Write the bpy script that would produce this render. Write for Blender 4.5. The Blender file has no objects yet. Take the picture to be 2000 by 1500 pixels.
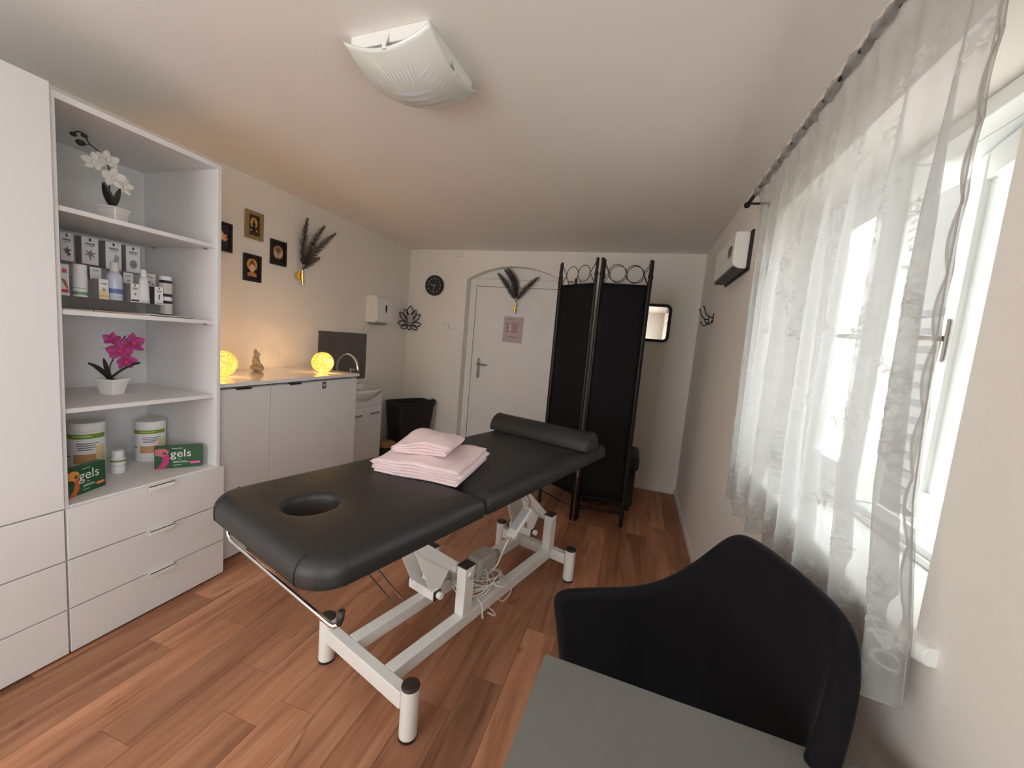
import bpy, bmesh, math, random
from mathutils import Vector, Matrix
from math import sin, cos, pi, radians, sqrt
random.seed(7)
S = bpy.context.scene
C = S.collection

# ------------------------------------------------------------------ camera
H = 1.36
YAW, PITCH, ROLL, FPX = -0.29700475, 0.10695861, 0.08655218, 771.956
f_ = Vector((sin(YAW)*cos(PITCH), cos(YAW)*cos(PITCH), -sin(PITCH)))
r_ = Vector((cos(YAW), -sin(YAW), 0)); u_ = r_.cross(f_)
r2 = r_*cos(ROLL)+u_*sin(ROLL); u2 = -r_*sin(ROLL)+u_*cos(ROLL)
cam = bpy.data.cameras.new('camera'); camo = bpy.data.objects.new('camera', cam); C.objects.link(camo)
camo.matrix_world = Matrix(((r2.x, u2.x, -f_.x, 0), (r2.y, u2.y, -f_.y, 0), (r2.z, u2.z, -f_.z, H), (0, 0, 0, 1)))
cam.sensor_width = 36; cam.lens = FPX/2000*36; cam.clip_start = 0.02
S.camera = camo

# ------------------------------------------------------------------ light and exposure
S.view_settings.view_transform = 'Standard'; S.view_settings.look = 'None'
S.view_settings.gamma = 1; S.view_settings.use_curve_mapping = False
S.view_settings.exposure = 1.1
SKY = 4.2
w = bpy.data.worlds.new('world'); S.world = w; w.use_nodes = True
bg = w.node_tree.nodes['Background']
bg.inputs[0].default_value = (0.93, 0.97, 1.0, 1); bg.inputs[1].default_value = SKY
S.cycles.transparent_max_bounces = 12
S.cycles.max_bounces = 9; S.cycles.diffuse_bounces = 5; S.cycles.glossy_bounces = 3; S.cycles.transmission_bounces = 4
S.cycles.caustics_reflective = False; S.cycles.caustics_refractive = False
S.cycles.sample_clamp_indirect = 8; S.cycles.adaptive_threshold = .03
def portal(name, loc, rot, sx, sy):
    l = bpy.data.lights.new(name, 'AREA'); l.shape = 'RECTANGLE'; l.size = sx; l.size_y = sy
    l.cycles.is_portal = True
    o = bpy.data.objects.new(name, l); C.objects.link(o); o.location = loc; o.rotation_euler = rot
portal('window_portal', (0.86, 1.415, 1.46), (0, radians(90), 0), 1.1, 1.2)
portal('rear_window_portal', (-1.6, -2.08, 1.31), (radians(90), 0, 0), 1.5, 1.72)
portal('added_window_portal', (.86, -.87, 1.30), (0, radians(90), 0), 1.6, 1.5)

# ------------------------------------------------------------------ materials
def pm(name, col, rough=.5, metal=0, spec=.5, bump=None, noise=None, sheen=0, emis=None, coat=0, trans=0, alpha=1, sss=0):
    m = bpy.data.materials.new(name); m.use_nodes = True
    nt = m.node_tree; b = nt.nodes['Principled BSDF']
    b.inputs['Base Color'].default_value = (*col, 1); b.inputs['Roughness'].default_value = rough
    b.inputs['Metallic'].default_value = metal; b.inputs['Specular IOR Level'].default_value = spec
    b.inputs['Sheen Weight'].default_value = sheen; b.inputs['Coat Weight'].default_value = coat
    b.inputs['Transmission Weight'].default_value = trans; b.inputs['Alpha'].default_value = alpha
    if emis: b.inputs['Emission Color'].default_value = (*emis[0], 1); b.inputs['Emission Strength'].default_value = emis[1]
    tc = nt.nodes.new('ShaderNodeTexCoord')
    def nz(scale, detail=4):
        n = nt.nodes.new('ShaderNodeTexNoise'); n.inputs['Scale'].default_value = scale; n.inputs['Detail'].default_value = detail
        nt.links.new(tc.outputs['Object'], n.inputs['Vector']); return n
    if bump:
        n = nz(bump[0]); bp = nt.nodes.new('ShaderNodeBump'); bp.inputs['Strength'].default_value = bump[1]
        bp.inputs['Distance'].default_value = bump[2] if len(bump) > 2 else .01
        nt.links.new(n.outputs['Fac'], bp.inputs['Height']); nt.links.new(bp.outputs['Normal'], b.inputs['Normal'])
    n = nz(*(noise[:1] if noise else (6,)))
    a = noise[1] if noise else .03
    mx = nt.nodes.new('ShaderNodeMix'); mx.data_type = 'RGBA'
    mx.inputs[6].default_value = (*[c*(1-a) for c in col], 1); mx.inputs[7].default_value = (*[min(1, c*(1+a)) for c in col], 1)
    nt.links.new(n.outputs['Fac'], mx.inputs[0]); nt.links.new(mx.outputs[2], b.inputs['Base Color'])
    return m
def srgb(r, g, b):
    return tuple(((c/255)/12.92 if c/255 <= .04045 else ((c/255+.055)/1.055)**2.4) for c in (r, g, b))
M = {}
M['wall'] = pm('wall_paint', (.85, .805, .74), .85, bump=(90, .12, .004), noise=(1.5, .025))
M['ceil'] = pm('ceiling_paint', (.89, .865, .83), .9, bump=(60, .10, .004), noise=(1.2, .02))
M['white'] = pm('white_laminate', (.755, .735, .725), .38, noise=(3, .01))
M['whited'] = pm('white_door_paint', (.80, .775, .74), .42, bump=(30, .05, .003))
M['gap'] = pm('dark_gap_shade', (.05, .045, .06), .8)  # dark colour standing in for shade in cabinet gaps, also on the plinths
M['winw'] = pm('window_paint', (.84, .85, .83), .3, bump=(25, .05, .003))
M['marble'] = pm('glossy_white_top', (.80, .79, .78), .12, coat=.5, noise=(2, .03))
M['metal'] = pm('chrome', (.85, .85, .85), .12, 1)
M['steel'] = pm('brushed_steel', (.34, .31, .28), .35, 1)
M['gold'] = pm('brass', (.83, .62, .25), .22, 1)
M['pcoat'] = pm('white_powder_coat', (.82, .81, .77), .35)
M['blackp'] = pm('black_plastic', (.018, .016, .016), .45)
M['brownp'] = pm('dark_brown_plastic', (.035, .024, .02), .5)
M['vinyl'] = pm('black_vinyl', (.019, .0185, .0175), .50, bump=(420, .10, .002), noise=(5, .05))
M['vel'] = pm('black_velvet', (.0045, .0045, .006), .85, sheen=.03, bump=(60, .08, .004), noise=(4, .2), spec=.2)
M['screenf'] = pm('black_screen_fabric', (.011, .010, .0115), .9, bump=(500, .15, .002), spec=.2)
M['iron'] = pm('black_iron', (.015, .013, .012), .45, .3)
M['desk'] = pm('grey_desk_laminate', (.15, .15, .138), .42, noise=(20, .03))
M['grey'] = pm('grey_splashback', (.105, .088, .084), .35, noise=(4, .05))
M['ceramic'] = pm('white_ceramic', (.80, .77, .73), .08, coat=.6)
M['pink'] = pm('pink_terry', (.93, .70, .70), .95, sheen=.4, bump=(260, .9, .006), noise=(30, .06))
M['glassy'] = None
M['paper'] = pm('white_card', (.80, .775, .77), .6)
M['black'] = pm('black_matte', (.012, .011, .012), .6)
M['candle'] = pm('grey_wax', (.40, .38, .39), .5)
M['stone'] = pm('sandstone', (.36, .29, .225), .8, bump=(120, .3, .003), noise=(30, .15))
M['leaf'] = pm('dark_leaf', (.020, .022, .018), .45, noise=(20, .2))
M['magenta'] = pm('magenta_petal', (.42, .035, .21), .55, sheen=.3, noise=(40, .35))
M['petalw'] = pm('white_petal', (.82, .78, .72), .6, sheen=.3, noise=(40, .04))
M['green'] = pm('green_card', srgb(34, 84, 48), .35)
M['limeg'] = pm('lime_band', srgb(120, 150, 45), .4)
M['tan'] = pm('tan_print', srgb(196, 150, 105), .5)
M['dprint'] = pm('grey_print', srgb(95, 92, 98), .6)
M['feather'] = pm('black_feather', (.022, .017, .014), .8)
M['soil'] = pm('dark_soil', (.02, .015, .012), .9, bump=(80, .6, .01))
def flat(name, r, g, b, rough=.5):
    if name not in M: M[name] = pm(name, srgb(r, g, b), rough)
    return M[name]

def wood_mat():
    m = bpy.data.materials.new('oak_plank'); m.use_nodes = True; nt = m.node_tree; L = nt.links; b = nt.nodes['Principled BSDF']
    tc = nt.nodes.new('ShaderNodeTexCoord'); oi = nt.nodes.new('ShaderNodeObjectInfo')
    ad = nt.nodes.new('ShaderNodeVectorMath'); ad.operation = 'MULTIPLY_ADD'
    cb = nt.nodes.new('ShaderNodeCombineXYZ')
    for i in range(3): L.new(oi.outputs['Random'], cb.inputs[i])
    ad.inputs[1].default_value = (37, 91, 13); L.new(cb.outputs[0], ad.inputs[0]); L.new(tc.outputs['Object'], ad.inputs[2])
    def noise(sx, sy, scale, detail, dist=0):
        mp = nt.nodes.new('ShaderNodeMapping'); mp.inputs['Scale'].default_value = (sx, sy, 1); L.new(ad.outputs[0], mp.inputs[0])
        n = nt.nodes.new('ShaderNodeTexNoise'); n.inputs['Scale'].default_value = scale; n.inputs['Detail'].default_value = detail
        n.inputs['Distortion'].default_value = dist; L.new(mp.outputs[0], n.inputs['Vector']); return n
    n1 = noise(9, .9, 1.6, 6, .9); n2 = noise(60, 2.5, 2.0, 4, .4); n3 = noise(7, 2.0, 1.5, 3, 1.5)
    cr = nt.nodes.new('ShaderNodeValToRGB'); e = cr.color_ramp.elements
    e[0].position = .28; e[0].color = (.20, .084, .045, 1); e[1].position = .75; e[1].color = (.57, .29, .165, 1)
    x = cr.color_ramp.elements.new(.5); x.color = (.40, .18, .098, 1)
    ma = nt.nodes.new('ShaderNodeMath'); ma.operation = 'MULTIPLY_ADD'; ma.inputs[1].default_value = .72
    mb = nt.nodes.new('ShaderNodeMath'); mb.operation = 'MULTIPLY_ADD'; mb.inputs[1].default_value = .28
    L.new(n2.outputs['Fac'], mb.inputs[0]); mb.inputs[2].default_value = 0
    L.new(n1.outputs['Fac'], ma.inputs[0]); L.new(mb.outputs[0], ma.inputs[2]); L.new(ma.outputs[0], cr.inputs[0])
    kn = nt.nodes.new('ShaderNodeValToRGB'); kn.color_ramp.elements[0].position = .66; kn.color_ramp.elements[1].position = .78
    L.new(n3.outputs['Fac'], kn.inputs[0])
    mk = nt.nodes.new('ShaderNodeMix'); mk.data_type = 'RGBA'; mk.inputs[7].default_value = (.085, .034, .02, 1)
    km = nt.nodes.new('ShaderNodeMath'); km.operation = 'MULTIPLY'; km.inputs[1].default_value = .75; L.new(kn.outputs[0], km.inputs[0])
    L.new(km.outputs[0], mk.inputs[0]); L.new(cr.outputs[0], mk.inputs[6])
    hs = nt.nodes.new('ShaderNodeHueSaturation'); mr = nt.nodes.new('ShaderNodeMapRange')
    mr.inputs[3].default_value = .80; mr.inputs[4].default_value = 1.28; L.new(oi.outputs['Random'], mr.inputs[0])
    L.new(mr.outputs[0], hs.inputs['Value']); L.new(mk.outputs[2], hs.inputs['Color']); L.new(hs.outputs[0], b.inputs['Base Color'])
    b.inputs['Roughness'].default_value = .55; b.inputs['Specular IOR Level'].default_value = .3
    bp = nt.nodes.new('ShaderNodeBump'); bp.inputs['Strength'].default_value = .12; bp.inputs['Distance'].default_value = .003
    L.new(n2.outputs['Fac'], bp.inputs['Height']); L.new(bp.outputs[0], b.inputs['Normal'])
    return m
M['oak'] = wood_mat()

def sheer_mat(name, opacity, col=(.86, .87, .86), net=0):
    m = bpy.data.materials.new(name); m.use_nodes = True; nt = m.node_tree; L = nt.links
    nt.nodes.remove(nt.nodes['Principled BSDF']); out = nt.nodes['Material Output']
    tr = nt.nodes.new('ShaderNodeBsdfTransparent'); di = nt.nodes.new('ShaderNodeBsdfDiffuse'); tl = nt.nodes.new('ShaderNodeBsdfTranslucent')
    di.inputs[0].default_value = (*col, 1); tl.inputs[0].default_value = (*col, 1)
    m1 = nt.nodes.new('ShaderNodeMixShader'); m1.inputs[0].default_value = .38; L.new(di.outputs[0], m1.inputs[1]); L.new(tl.outputs[0], m1.inputs[2])
    m2 = nt.nodes.new('ShaderNodeMixShader'); L.new(tr.outputs[0], m2.inputs[1]); L.new(m1.outputs[0], m2.inputs[2])
    tc = nt.nodes.new('ShaderNodeTexCoord'); n = nt.nodes.new('ShaderNodeTexNoise'); n.inputs['Scale'].default_value = 300 if net else 14
    L.new(tc.outputs['Object'], n.inputs['Vector'])
    mr = nt.nodes.new('ShaderNodeMapRange'); mr.inputs[3].default_value = opacity*.85; mr.inputs[4].default_value = min(1, opacity*1.15)
    L.new(n.outputs['Fac'], mr.inputs[0]); L.new(mr.outputs[0], m2.inputs[0]); L.new(m2.outputs[0], out.inputs[0])
    return m
M['sheer'] = sheer_mat('sheer_voile', .56, (.58,.585,.57))
M['lace'] = sheer_mat('lace_thread', .55, (.70,.705,.69))
M['hem'] = sheer_mat('lace_border', .66, (.56, .545, .51), 1)

def glass_mat(name, tint=(1, 1, 1), refl=.06, fr=False):
    m = bpy.data.materials.new(name); m.use_nodes = True; nt = m.node_tree; L = nt.links
    nt.nodes.remove(nt.nodes['Principled BSDF']); out = nt.nodes['Material Output']
    tr = nt.nodes.new('ShaderNodeBsdfTransparent'); tr.inputs[0].default_value = (*tint, 1)
    gl = nt.nodes.new('ShaderNodeBsdfGlossy'); gl.inputs['Roughness'].default_value = .03
    lw = nt.nodes.new('ShaderNodeLayerWeight'); pw = nt.nodes.new('ShaderNodeMath'); pw.operation = 'POWER'; pw.inputs[1].default_value = 5
    fz = nt.nodes.new('ShaderNodeMath'); fz.operation = 'MULTIPLY_ADD'; fz.inputs[1].default_value = .6; fz.inputs[2].default_value = .03
    L.new(lw.outputs['Facing'], pw.inputs[0]); L.new(pw.outputs[0], fz.inputs[0])
    mx = nt.nodes.new('ShaderNodeMixShader'); L.new(fz.outputs[0], mx.inputs[0]); L.new(tr.outputs[0], mx.inputs[1]); L.new(gl.outputs[0], mx.inputs[2])
    L.new(mx.outputs[0], out.inputs[0]); return m
M['glass'] = glass_mat('window_glass')
M['acryl'] = glass_mat('clear_acrylic', (.96, .965, .97))
M['mirror'] = pm('mirror_silver', (.9, .9, .88), .02, 1)
M['frost'] = pm('frosted_glass', (.74, .77, .71), .30, coat=.3, noise=(9, .08), spec=.6)
M['etch'] = pm('etched_glass', (.80, .84, .88), .5, noise=(25, .08))
M['glow'] = pm('glowing_rattan', (.50, .27, .06), .6, emis=((1, .52, .09), .50))
M['glowin'] = pm('glowing_core', (1, .6, .2), .6, emis=((1, .52, .10), 1.5))
M['led'] = pm('warm_bulb', (1, .9, .7), .6, emis=((1, .85, .5), 14))

for k in ('glow', 'glowin', 'led'): M[k].cycles.emission_sampling = 'NONE'
# ------------------------------------------------------------------ helpers
INV = {}
def tag(o, label=None, cat=None, group=None, kind=None):
    for k, v in (('label', label), ('category', cat), ('group', group), ('kind', kind)):
        if v: o[k] = v
    return o
def thing(name, label, cat, loc=(0, 0, 0), rotz=0, group=None, kind=None):
    o = bpy.data.objects.new(name, None); C.objects.link(o); o.empty_display_size = .05
    o.location = loc; o.rotation_euler = (0, 0, rotz)
    INV[o.name] = (Matrix.Translation(loc) @ Matrix.Rotation(rotz, 4, 'Z')).inverted()
    return tag(o, label, cat, group, kind)
class MB:
    def __init__(s): s.v = []; s.f = []
    def add(s, vs, fs):
        n = len(s.v); s.v += [Vector(v) for v in vs]; s.f += [[i+n for i in q] for q in fs]; return s
    def box(s, x0, x1, y0, y1, z0, z1):
        return s.add([(x, y, z) for z in (z0, z1) for y in (y0, y1) for x in (x0, x1)],
                     [(0, 2, 3, 1), (4, 5, 7, 6), (0, 1, 5, 4), (2, 6, 7, 3), (0, 4, 6, 2), (1, 3, 7, 5)])
    def obox(s, c, ax, ay, az, hx, hy, hz):
        c = Vector(c); a = Vector(ax).normalized()*hx; b = Vector(ay).normalized()*hy; d = Vector(az).normalized()*hz
        return s.add([c+a*i+b*j+d*k for k in (-1, 1) for j in (-1, 1) for i in (-1, 1)],
                     [(0, 2, 3, 1), (4, 5, 7, 6), (0, 1, 5, 4), (2, 6, 7, 3), (0, 4, 6, 2), (1, 3, 7, 5)])
    def beam(s, p0, p1, w, h, up=(0, 0, 1)):
        p0 = Vector(p0); p1 = Vector(p1); d = (p1-p0); L = d.length; d.normalize()
        sd = d.cross(Vector(up)).normalized(); u = sd.cross(d)
        return s.obox((p0+p1)/2, d, sd, u, L/2, w/2, h/2)
    def cyl(s, p0, p1, r0, r1=None, n=16, caps=True):
        return s.tube([p0, p1], [r0, r0 if r1 is None else r1], n, caps)
    def tube(s, pts, r, n=8, caps=True, closed=False):
        P = [Vector(p) for p in pts]; N = len(P)
        R = r if isinstance(r, (list, tuple)) else [r]*N
        rings = []; prev = None
        for i in range(N):
            if closed: d = P[(i+1) % N]-P[i-1]
            else: d = P[min(i+1, N-1)]-P[max(i-1, 0)]
            d.normalize()
            if prev is None:
                a = Vector((0, 0, 1)) if abs(d.z) < .9 else Vector((1, 0, 0)); x = d.cross(a).normalized()
            else:
                x = prev-d*prev.dot(d)
                x = x.normalized() if x.length > 1e-6 else d.cross(Vector((0, 1, 0.3))).normalized()
            prev = x; y = d.cross(x)
            rings.append([P[i]+(x*cos(2*pi*k/n)+y*sin(2*pi*k/n))*R[i] for k in range(n)])
        return s.loft(rings, caps, closed)
    def loft(s, rings, caps=True, closed=False):
        n = len(rings[0]); vs = [v for q in rings for v in q]; m = len(rings); fs = []
        for i in range(m if closed else m-1):
            j = (i+1) % m
            for k in range(n): fs.append((i*n+k, i*n+(k+1) % n, j*n+(k+1) % n, j*n+k))
        if caps and not closed:
            fs.append(tuple(reversed(range(n)))); fs.append(tuple((m-1)*n+k for k in range(n)))
        return s.add(vs, fs)
    def lathe(s, prof, c=(0, 0, 0), n=24, caps=True):
        c = Vector(c)
        return s.loft([[c+Vector((r*cos(2*pi*k/n), r*sin(2*pi*k/n), z)) for k in range(n)] for r, z in prof], caps)
    def ell(s, c, rx, ry, rz, n=16, m=10, R=None):
        c = Vector(c); rings = []
        for i in range(m+1):
            a = -pi/2+pi*i/m; a = max(-pi/2+.08, min(pi/2-.08, a))
            q = [Vector((rx*cos(a)*cos(2*pi*k/n), ry*cos(a)*sin(2*pi*k/n), rz*sin(a))) for k in range(n)]
            rings.append([c+(R @ v if R else v) for v in q])
        return s.loft(rings)
    def prism(s, poly, frame, t):
        # poly of (a,b); frame=(origin, A, B, N); extruded t along N
        o, A, B, N = [Vector(x) for x in frame]; n = len(poly)
        p = [o+A*a+B*b for a, b in poly]
        return s.add(p+[q+N*t for q in p], [tuple(reversed(range(n))), tuple(range(n, 2*n))]+[(i, (i+1) % n, n+(i+1) % n, n+i) for i in range(n)])
    def grid(s, fn, nu, nv):
        vs = [fn(i/nu, j/nv) for j in range(nv+1) for i in range(nu+1)]
        return s.add(vs, [(j*(nu+1)+i, j*(nu+1)+i+1, (j+1)*(nu+1)+i+1, (j+1)*(nu+1)+i) for j in range(nv) for i in range(nu)])
    def build(s, name, mat, parent=None, world=True, smooth=False, bevel=0, seg=2, mods=(), base=None, flipfix=True):
        V = s.v
        if parent is not None and world:
            p = parent
            while p is not None and p.name not in INV: p = p.parent
            if p is not None: V = [INV[p.name] @ v for v in V]
        loc = Vector((0, 0, 0))
        if parent is None and world and base is not None:
            loc = Vector(base); V = [v-loc for v in V]
        elif parent is None and world and base is None and V:
            xs = [v.x for v in V]; ys = [v.y for v in V]; zs = [v.z for v in V]
            loc = Vector(((min(xs)+max(xs))/2, (min(ys)+max(ys))/2, min(zs))); V = [v-loc for v in V]
        me = bpy.data.meshes.new(name); me.from_pydata([tuple(v) for v in V], [], s.f)
        if flipfix:
            b = bmesh.new(); b.from_mesh(me); bmesh.ops.recalc_face_normals(b, faces=b.faces); b.to_mesh(me); b.free()
        o = bpy.data.objects.new(name, me); C.objects.link(o); o.location = loc
        me.materials.append(M[mat] if isinstance(mat, str) else mat)
        if smooth: me.shade_smooth()
        if parent is not None: o.parent = parent
        if parent is None: INV[o.name] = Matrix.Translation(loc).inverted()
        if bevel:
            m = o.modifiers.new('bevel', 'BEVEL'); m.width = bevel; m.segments = seg; m.limit_method = 'ANGLE'; m.angle_limit = radians(40)
            me.shade_smooth(); m.harden_normals = True
        for t, kw in mods:
            m = o.modifiers.new(t.lower(), t)
            for k, v in kw.items(): setattr(m, k, v)
        return o
def solo(mb, name, mat, label, cat, group=None, **kw):
    return tag(mb.build(name, mat, None, **kw), label, cat, group)
def struct(mb, name, mat, **kw):
    return tag(mb.build(name, mat, None, **kw), kind='structure')
def text_mesh(txt, size, frame, mb):
    cu = bpy.data.curves.new('t', 'FONT'); cu.body = txt; cu.size = size; cu.align_x = 'CENTER'; cu.align_y = 'CENTER'; cu.resolution_u = 3
    o = bpy.data.objects.new('t', cu); C.objects.link(o); bpy.context.view_layer.update()
    me = bpy.data.meshes.new_from_object(o.evaluated_get(bpy.context.evaluated_depsgraph_get()))
    O, A, B, N = [Vector(x) for x in frame]
    mb.add([O+A*v.co.x+B*v.co.y for v in me.vertices], [tuple(p.vertices) for p in me.polygons])
    bpy.data.objects.remove(o); bpy.data.curves.remove(cu); bpy.data.meshes.remove(me); return mb
def catmull(P, n=8):
    P = [Vector(p) for p in P]; Q = [P[0]]+P+[P[-1]]; out = []
    for i in range(1, len(Q)-2):
        a, b, c_, e = Q[i-1:i+3]
        for k in range(n):
            t = k/n; out.append(.5*((2*b)+(c_-a)*t+(2*a-5*b+4*c_-e)*t*t+(3*b-a-3*c_+e)*t**3))
    return out+[P[-1]]
def circ(r, n=24, cx=0, cy=0, ry=None, a0=0): return [(cx+r*cos(a0+2*pi*k/n), cy+(ry or r)*sin(a0+2*pi*k/n)) for k in range(n)]
def rrect(x0, x1, y0, y1, r, n=6):
    if not isinstance(r, (list, tuple)): r = [r]*4
    out = []
    for (cx, cy, sx, sy, a0), q in zip(((x1, y1, -1, -1, 0), (x0, y1, 1, -1, pi/2), (x0, y0, 1, 1, pi), (x1, y0, -1, 1, 1.5*pi)), r):
        for k in range(n+1):
            a = a0+pi/2*k/n; out.append((cx+sx*q+q*cos(a), cy+sy*q+q*sin(a)))
    return out

# ------------------------------------------------------------------ room shell
XL, XR, YB, YR, ZC = -2.611, .515, 4.108, -1.8, 2.313
floor = struct(MB().box(XL-.1, XR+.02, YR-.05, 4.30, -.06, -.012), 'floor', 'oak')
col = 0
edges = [-.354+.1444*k for k in range(-16, 7)]
known = {-1.509: .73, -1.365: 1.09, -1.22: .92, -1.798: 1.03, -.498: 1.39, -.354: 1.74}
PW = .1444; mesh_cache = {}
rp = random.Random(3)
for x0 in edges:
    off = next((v for k, v in known.items() if abs(k-x0) < .03), None)
    Lp = 1.22
    if off is None: off = rp.uniform(0, Lp)
    y = off-Lp*5
    while y < 4.3:
        a, b = max(y, YR), min(y+Lp, 4.25); xa, xb = max(x0, XL), min(x0+PW, XR)
        y += Lp
        if b-a < .05 or xb-xa < .01: continue
        key = (round(b-a, 2), round(xb-xa, 3))
        if key not in mesh_cache:
            o = MB().box(-(xb-xa)/2+.0006, (xb-xa)/2-.0006, -(b-a)/2+.0006, (b-a)/2-.0006, -.012, 0).build('plank', 'oak', floor, world=False)
            mesh_cache[key] = o.data
        else:
            o = bpy.data.objects.new('plank', mesh_cache[key]); C.objects.link(o); o.parent = floor
        o.location = Vector(((xa+xb)/2, (a+b)/2, 0))-floor.location
ceil = struct(MB().box(XL-.1, XR+.4, YR-.2, 4.4, ZC, ZC+.1), 'ceiling', 'ceil')
wall_l = struct(MB().box(XL-.12, XL, YR-.1, 4.35, -.05, ZC+.02), 'wall_left', 'wall')
# right wall with the window opening
WY0, WY1, WZ0, WZ1 = .83, 2.0, .90, 2.0
m = MB(); xo = .88
VY0, VY1, VZ0, VZ1 = -1.62, -.12, .50, 2.10
m.box(XR, xo, YR-.1, VY0, -.05, ZC+.02).box(XR, xo, VY1, WY0, -.05, ZC+.02).box(XR, xo, VY0, VY1, -.05, VZ0).box(XR, xo, VY0, VY1, VZ1, ZC+.02).box(XR, xo, WY1, 4.35, -.05, ZC+.02).box(XR, xo, WY0, WY1, -.05, WZ0).box(XR, xo, WY0, WY1, WZ1, ZC+.02)
wall_r = struct(m, 'wall_right', 'wall')
# back wall with the arched door recess
AX0, AX1, AZ, AH = -1.88, -.78, 2.0, .155
poly = [(XL-.01, -.05), (AX0, -.05), (AX0, AZ)]
hw = (AX1-AX0)/2; Rr = (hw*hw+AH*AH)/(2*AH); cxx = (AX0+AX1)/2; cz = AZ+AH-Rr
for k in range(1, 32):
    x = AX0+(AX1-AX0)*k/32; poly.append((x, cz+sqrt(Rr*Rr-(x-cxx)**2)))
poly += [(AX1, AZ), (AX1, -.05), (XR+.01, -.05), (XR+.01, ZC+.01), (XL-.01, ZC+.01)]
m = MB().prism(poly, ((0, YB, 0), (1, 0, 0), (0, 0, 1), (0, 1, 0)), .112)
m.box(XL-.01, XR+.01, YB+.15, YB+.25, -.05, ZC+.01)
wall_b = struct(m, 'wall_back', 'wall')
# wall behind the camera with a second window
m = MB(); a0, a1, b0, b1 = -2.35, -.85, .45, 2.17
m.box(XL-.1, a0, YR-.3, YR, -.05, ZC+.02).box(a1, XR+.1, YR-.3, YR, -.05, ZC+.02).box(a0, a1, YR-.3, YR, -.05, b0).box(a0, a1, YR-.3, YR, b1, ZC+.02)
struct(m, 'wall_front', 'wall')
w2 = thing('window_2', None, None, ((a0+a1)/2, YR-.15, b0), kind='structure')
m = MB()
for x in (a0, (a0+a1)/2-.03, a1-.06): m.box(x, x+.06, YR-.2, YR-.14, b0, b1)
m.box(a0, a1, YR-.2, YR-.14, b0, b0+.06).box(a0, a1, YR-.2, YR-.14, b1-.06, b1)
m.build('window_frame', 'winw', w2)
for x in (a0+.06, (a0+a1)/2+.03): MB().box(x, x+(a1-a0)/2-.09, YR-.175, YR-.171, b0+.06, b1-.06).build('pane', 'glass', w2)
w3 = thing('added_window_3', None, None, (.72, (VY0+VY1)/2, VZ0), kind='structure')  # unseen window, added to light the cabinets while sparing the right wall
m = MB()
for y in (VY0, (VY0+VY1)/2-.03, VY1-.06): m.box(.69, .75, y, y+.06, VZ0, VZ1)
m.box(.69, .75, VY0, VY1, VZ0, VZ0+.06).box(.69, .75, VY0, VY1, VZ1-.06, VZ1)
m.build('window_frame', 'winw', w3)
for y in (VY0+.06, (VY0+VY1)/2+.03): MB().box(.718, .722, y, y+(VY1-VY0)/2-.09, VZ0+.06, VZ1-.06).build('pane', 'glass', w3)
# skirting
struct(MB().box(XR-.016, XR, WY0-2, YB, 0, .055), 'baseboard_right', 'whited', bevel=.004)
struct(MB().box(AX1, XR-.02, YB-.012, YB, 0, .02), 'baseboard_back', 'whited', bevel=.003)

# door in the recess
door = thing('door_1', None, None, (cxx, YB+.12, 0), kind='structure')
lf = MB().box(-1.80, -.86, YB+.112, YB+.148, .006, 1.945).build('leaf', 'whited', door, bevel=.003)
m = MB(); m.box(AX0+.002, -1.803, YB+.10, YB+.15, 0, 2.03).box(-.857, AX1-.002, YB+.10, YB+.15, 0, 2.03).box(-1.803, -.857, YB+.10, YB+.15, 1.948, 2.03)
m.build('door_frame', 'whited', door, bevel=.004)
lun = [(AX0+.002, 2.032), (AX1-.002, 2.032)]+[(x, cz+sqrt(Rr*Rr-(x-cxx)**2)) for x in [AX1-.002-(AX1-AX0-.004)*k/24 for k in range(25)]]
MB().prism([p for p in lun if p[1] >= 2.03], ((0, YB+.106, 0), (1, 0, 0), (0, 0, 1), (0, 1, 0)), .04).build('fanlight_panel', 'whited', door)
h0 = MB().prism(rrect(-1.728, -1.692, .91, 1.14, .017), ((0, YB+.103, 0), (1, 0, 0), (0, 0, 1), (0, 1, 0)), .009).build('handle_plate', 'steel', door, bevel=.002)
I_ = INV[door.name]
MB().tube([I_ @ Vector(p) for p in [(-1.712, YB+.104, 1.072), (-1.712, YB+.062, 1.072), (-1.705, YB+.052, 1.072), (-1.69, YB+.048, 1.071), (-1.60, YB+.048, 1.070)]], [.009, .009, .010, .010, .008], 10).build('lever', 'steel', h0, world=False, smooth=True)

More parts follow.
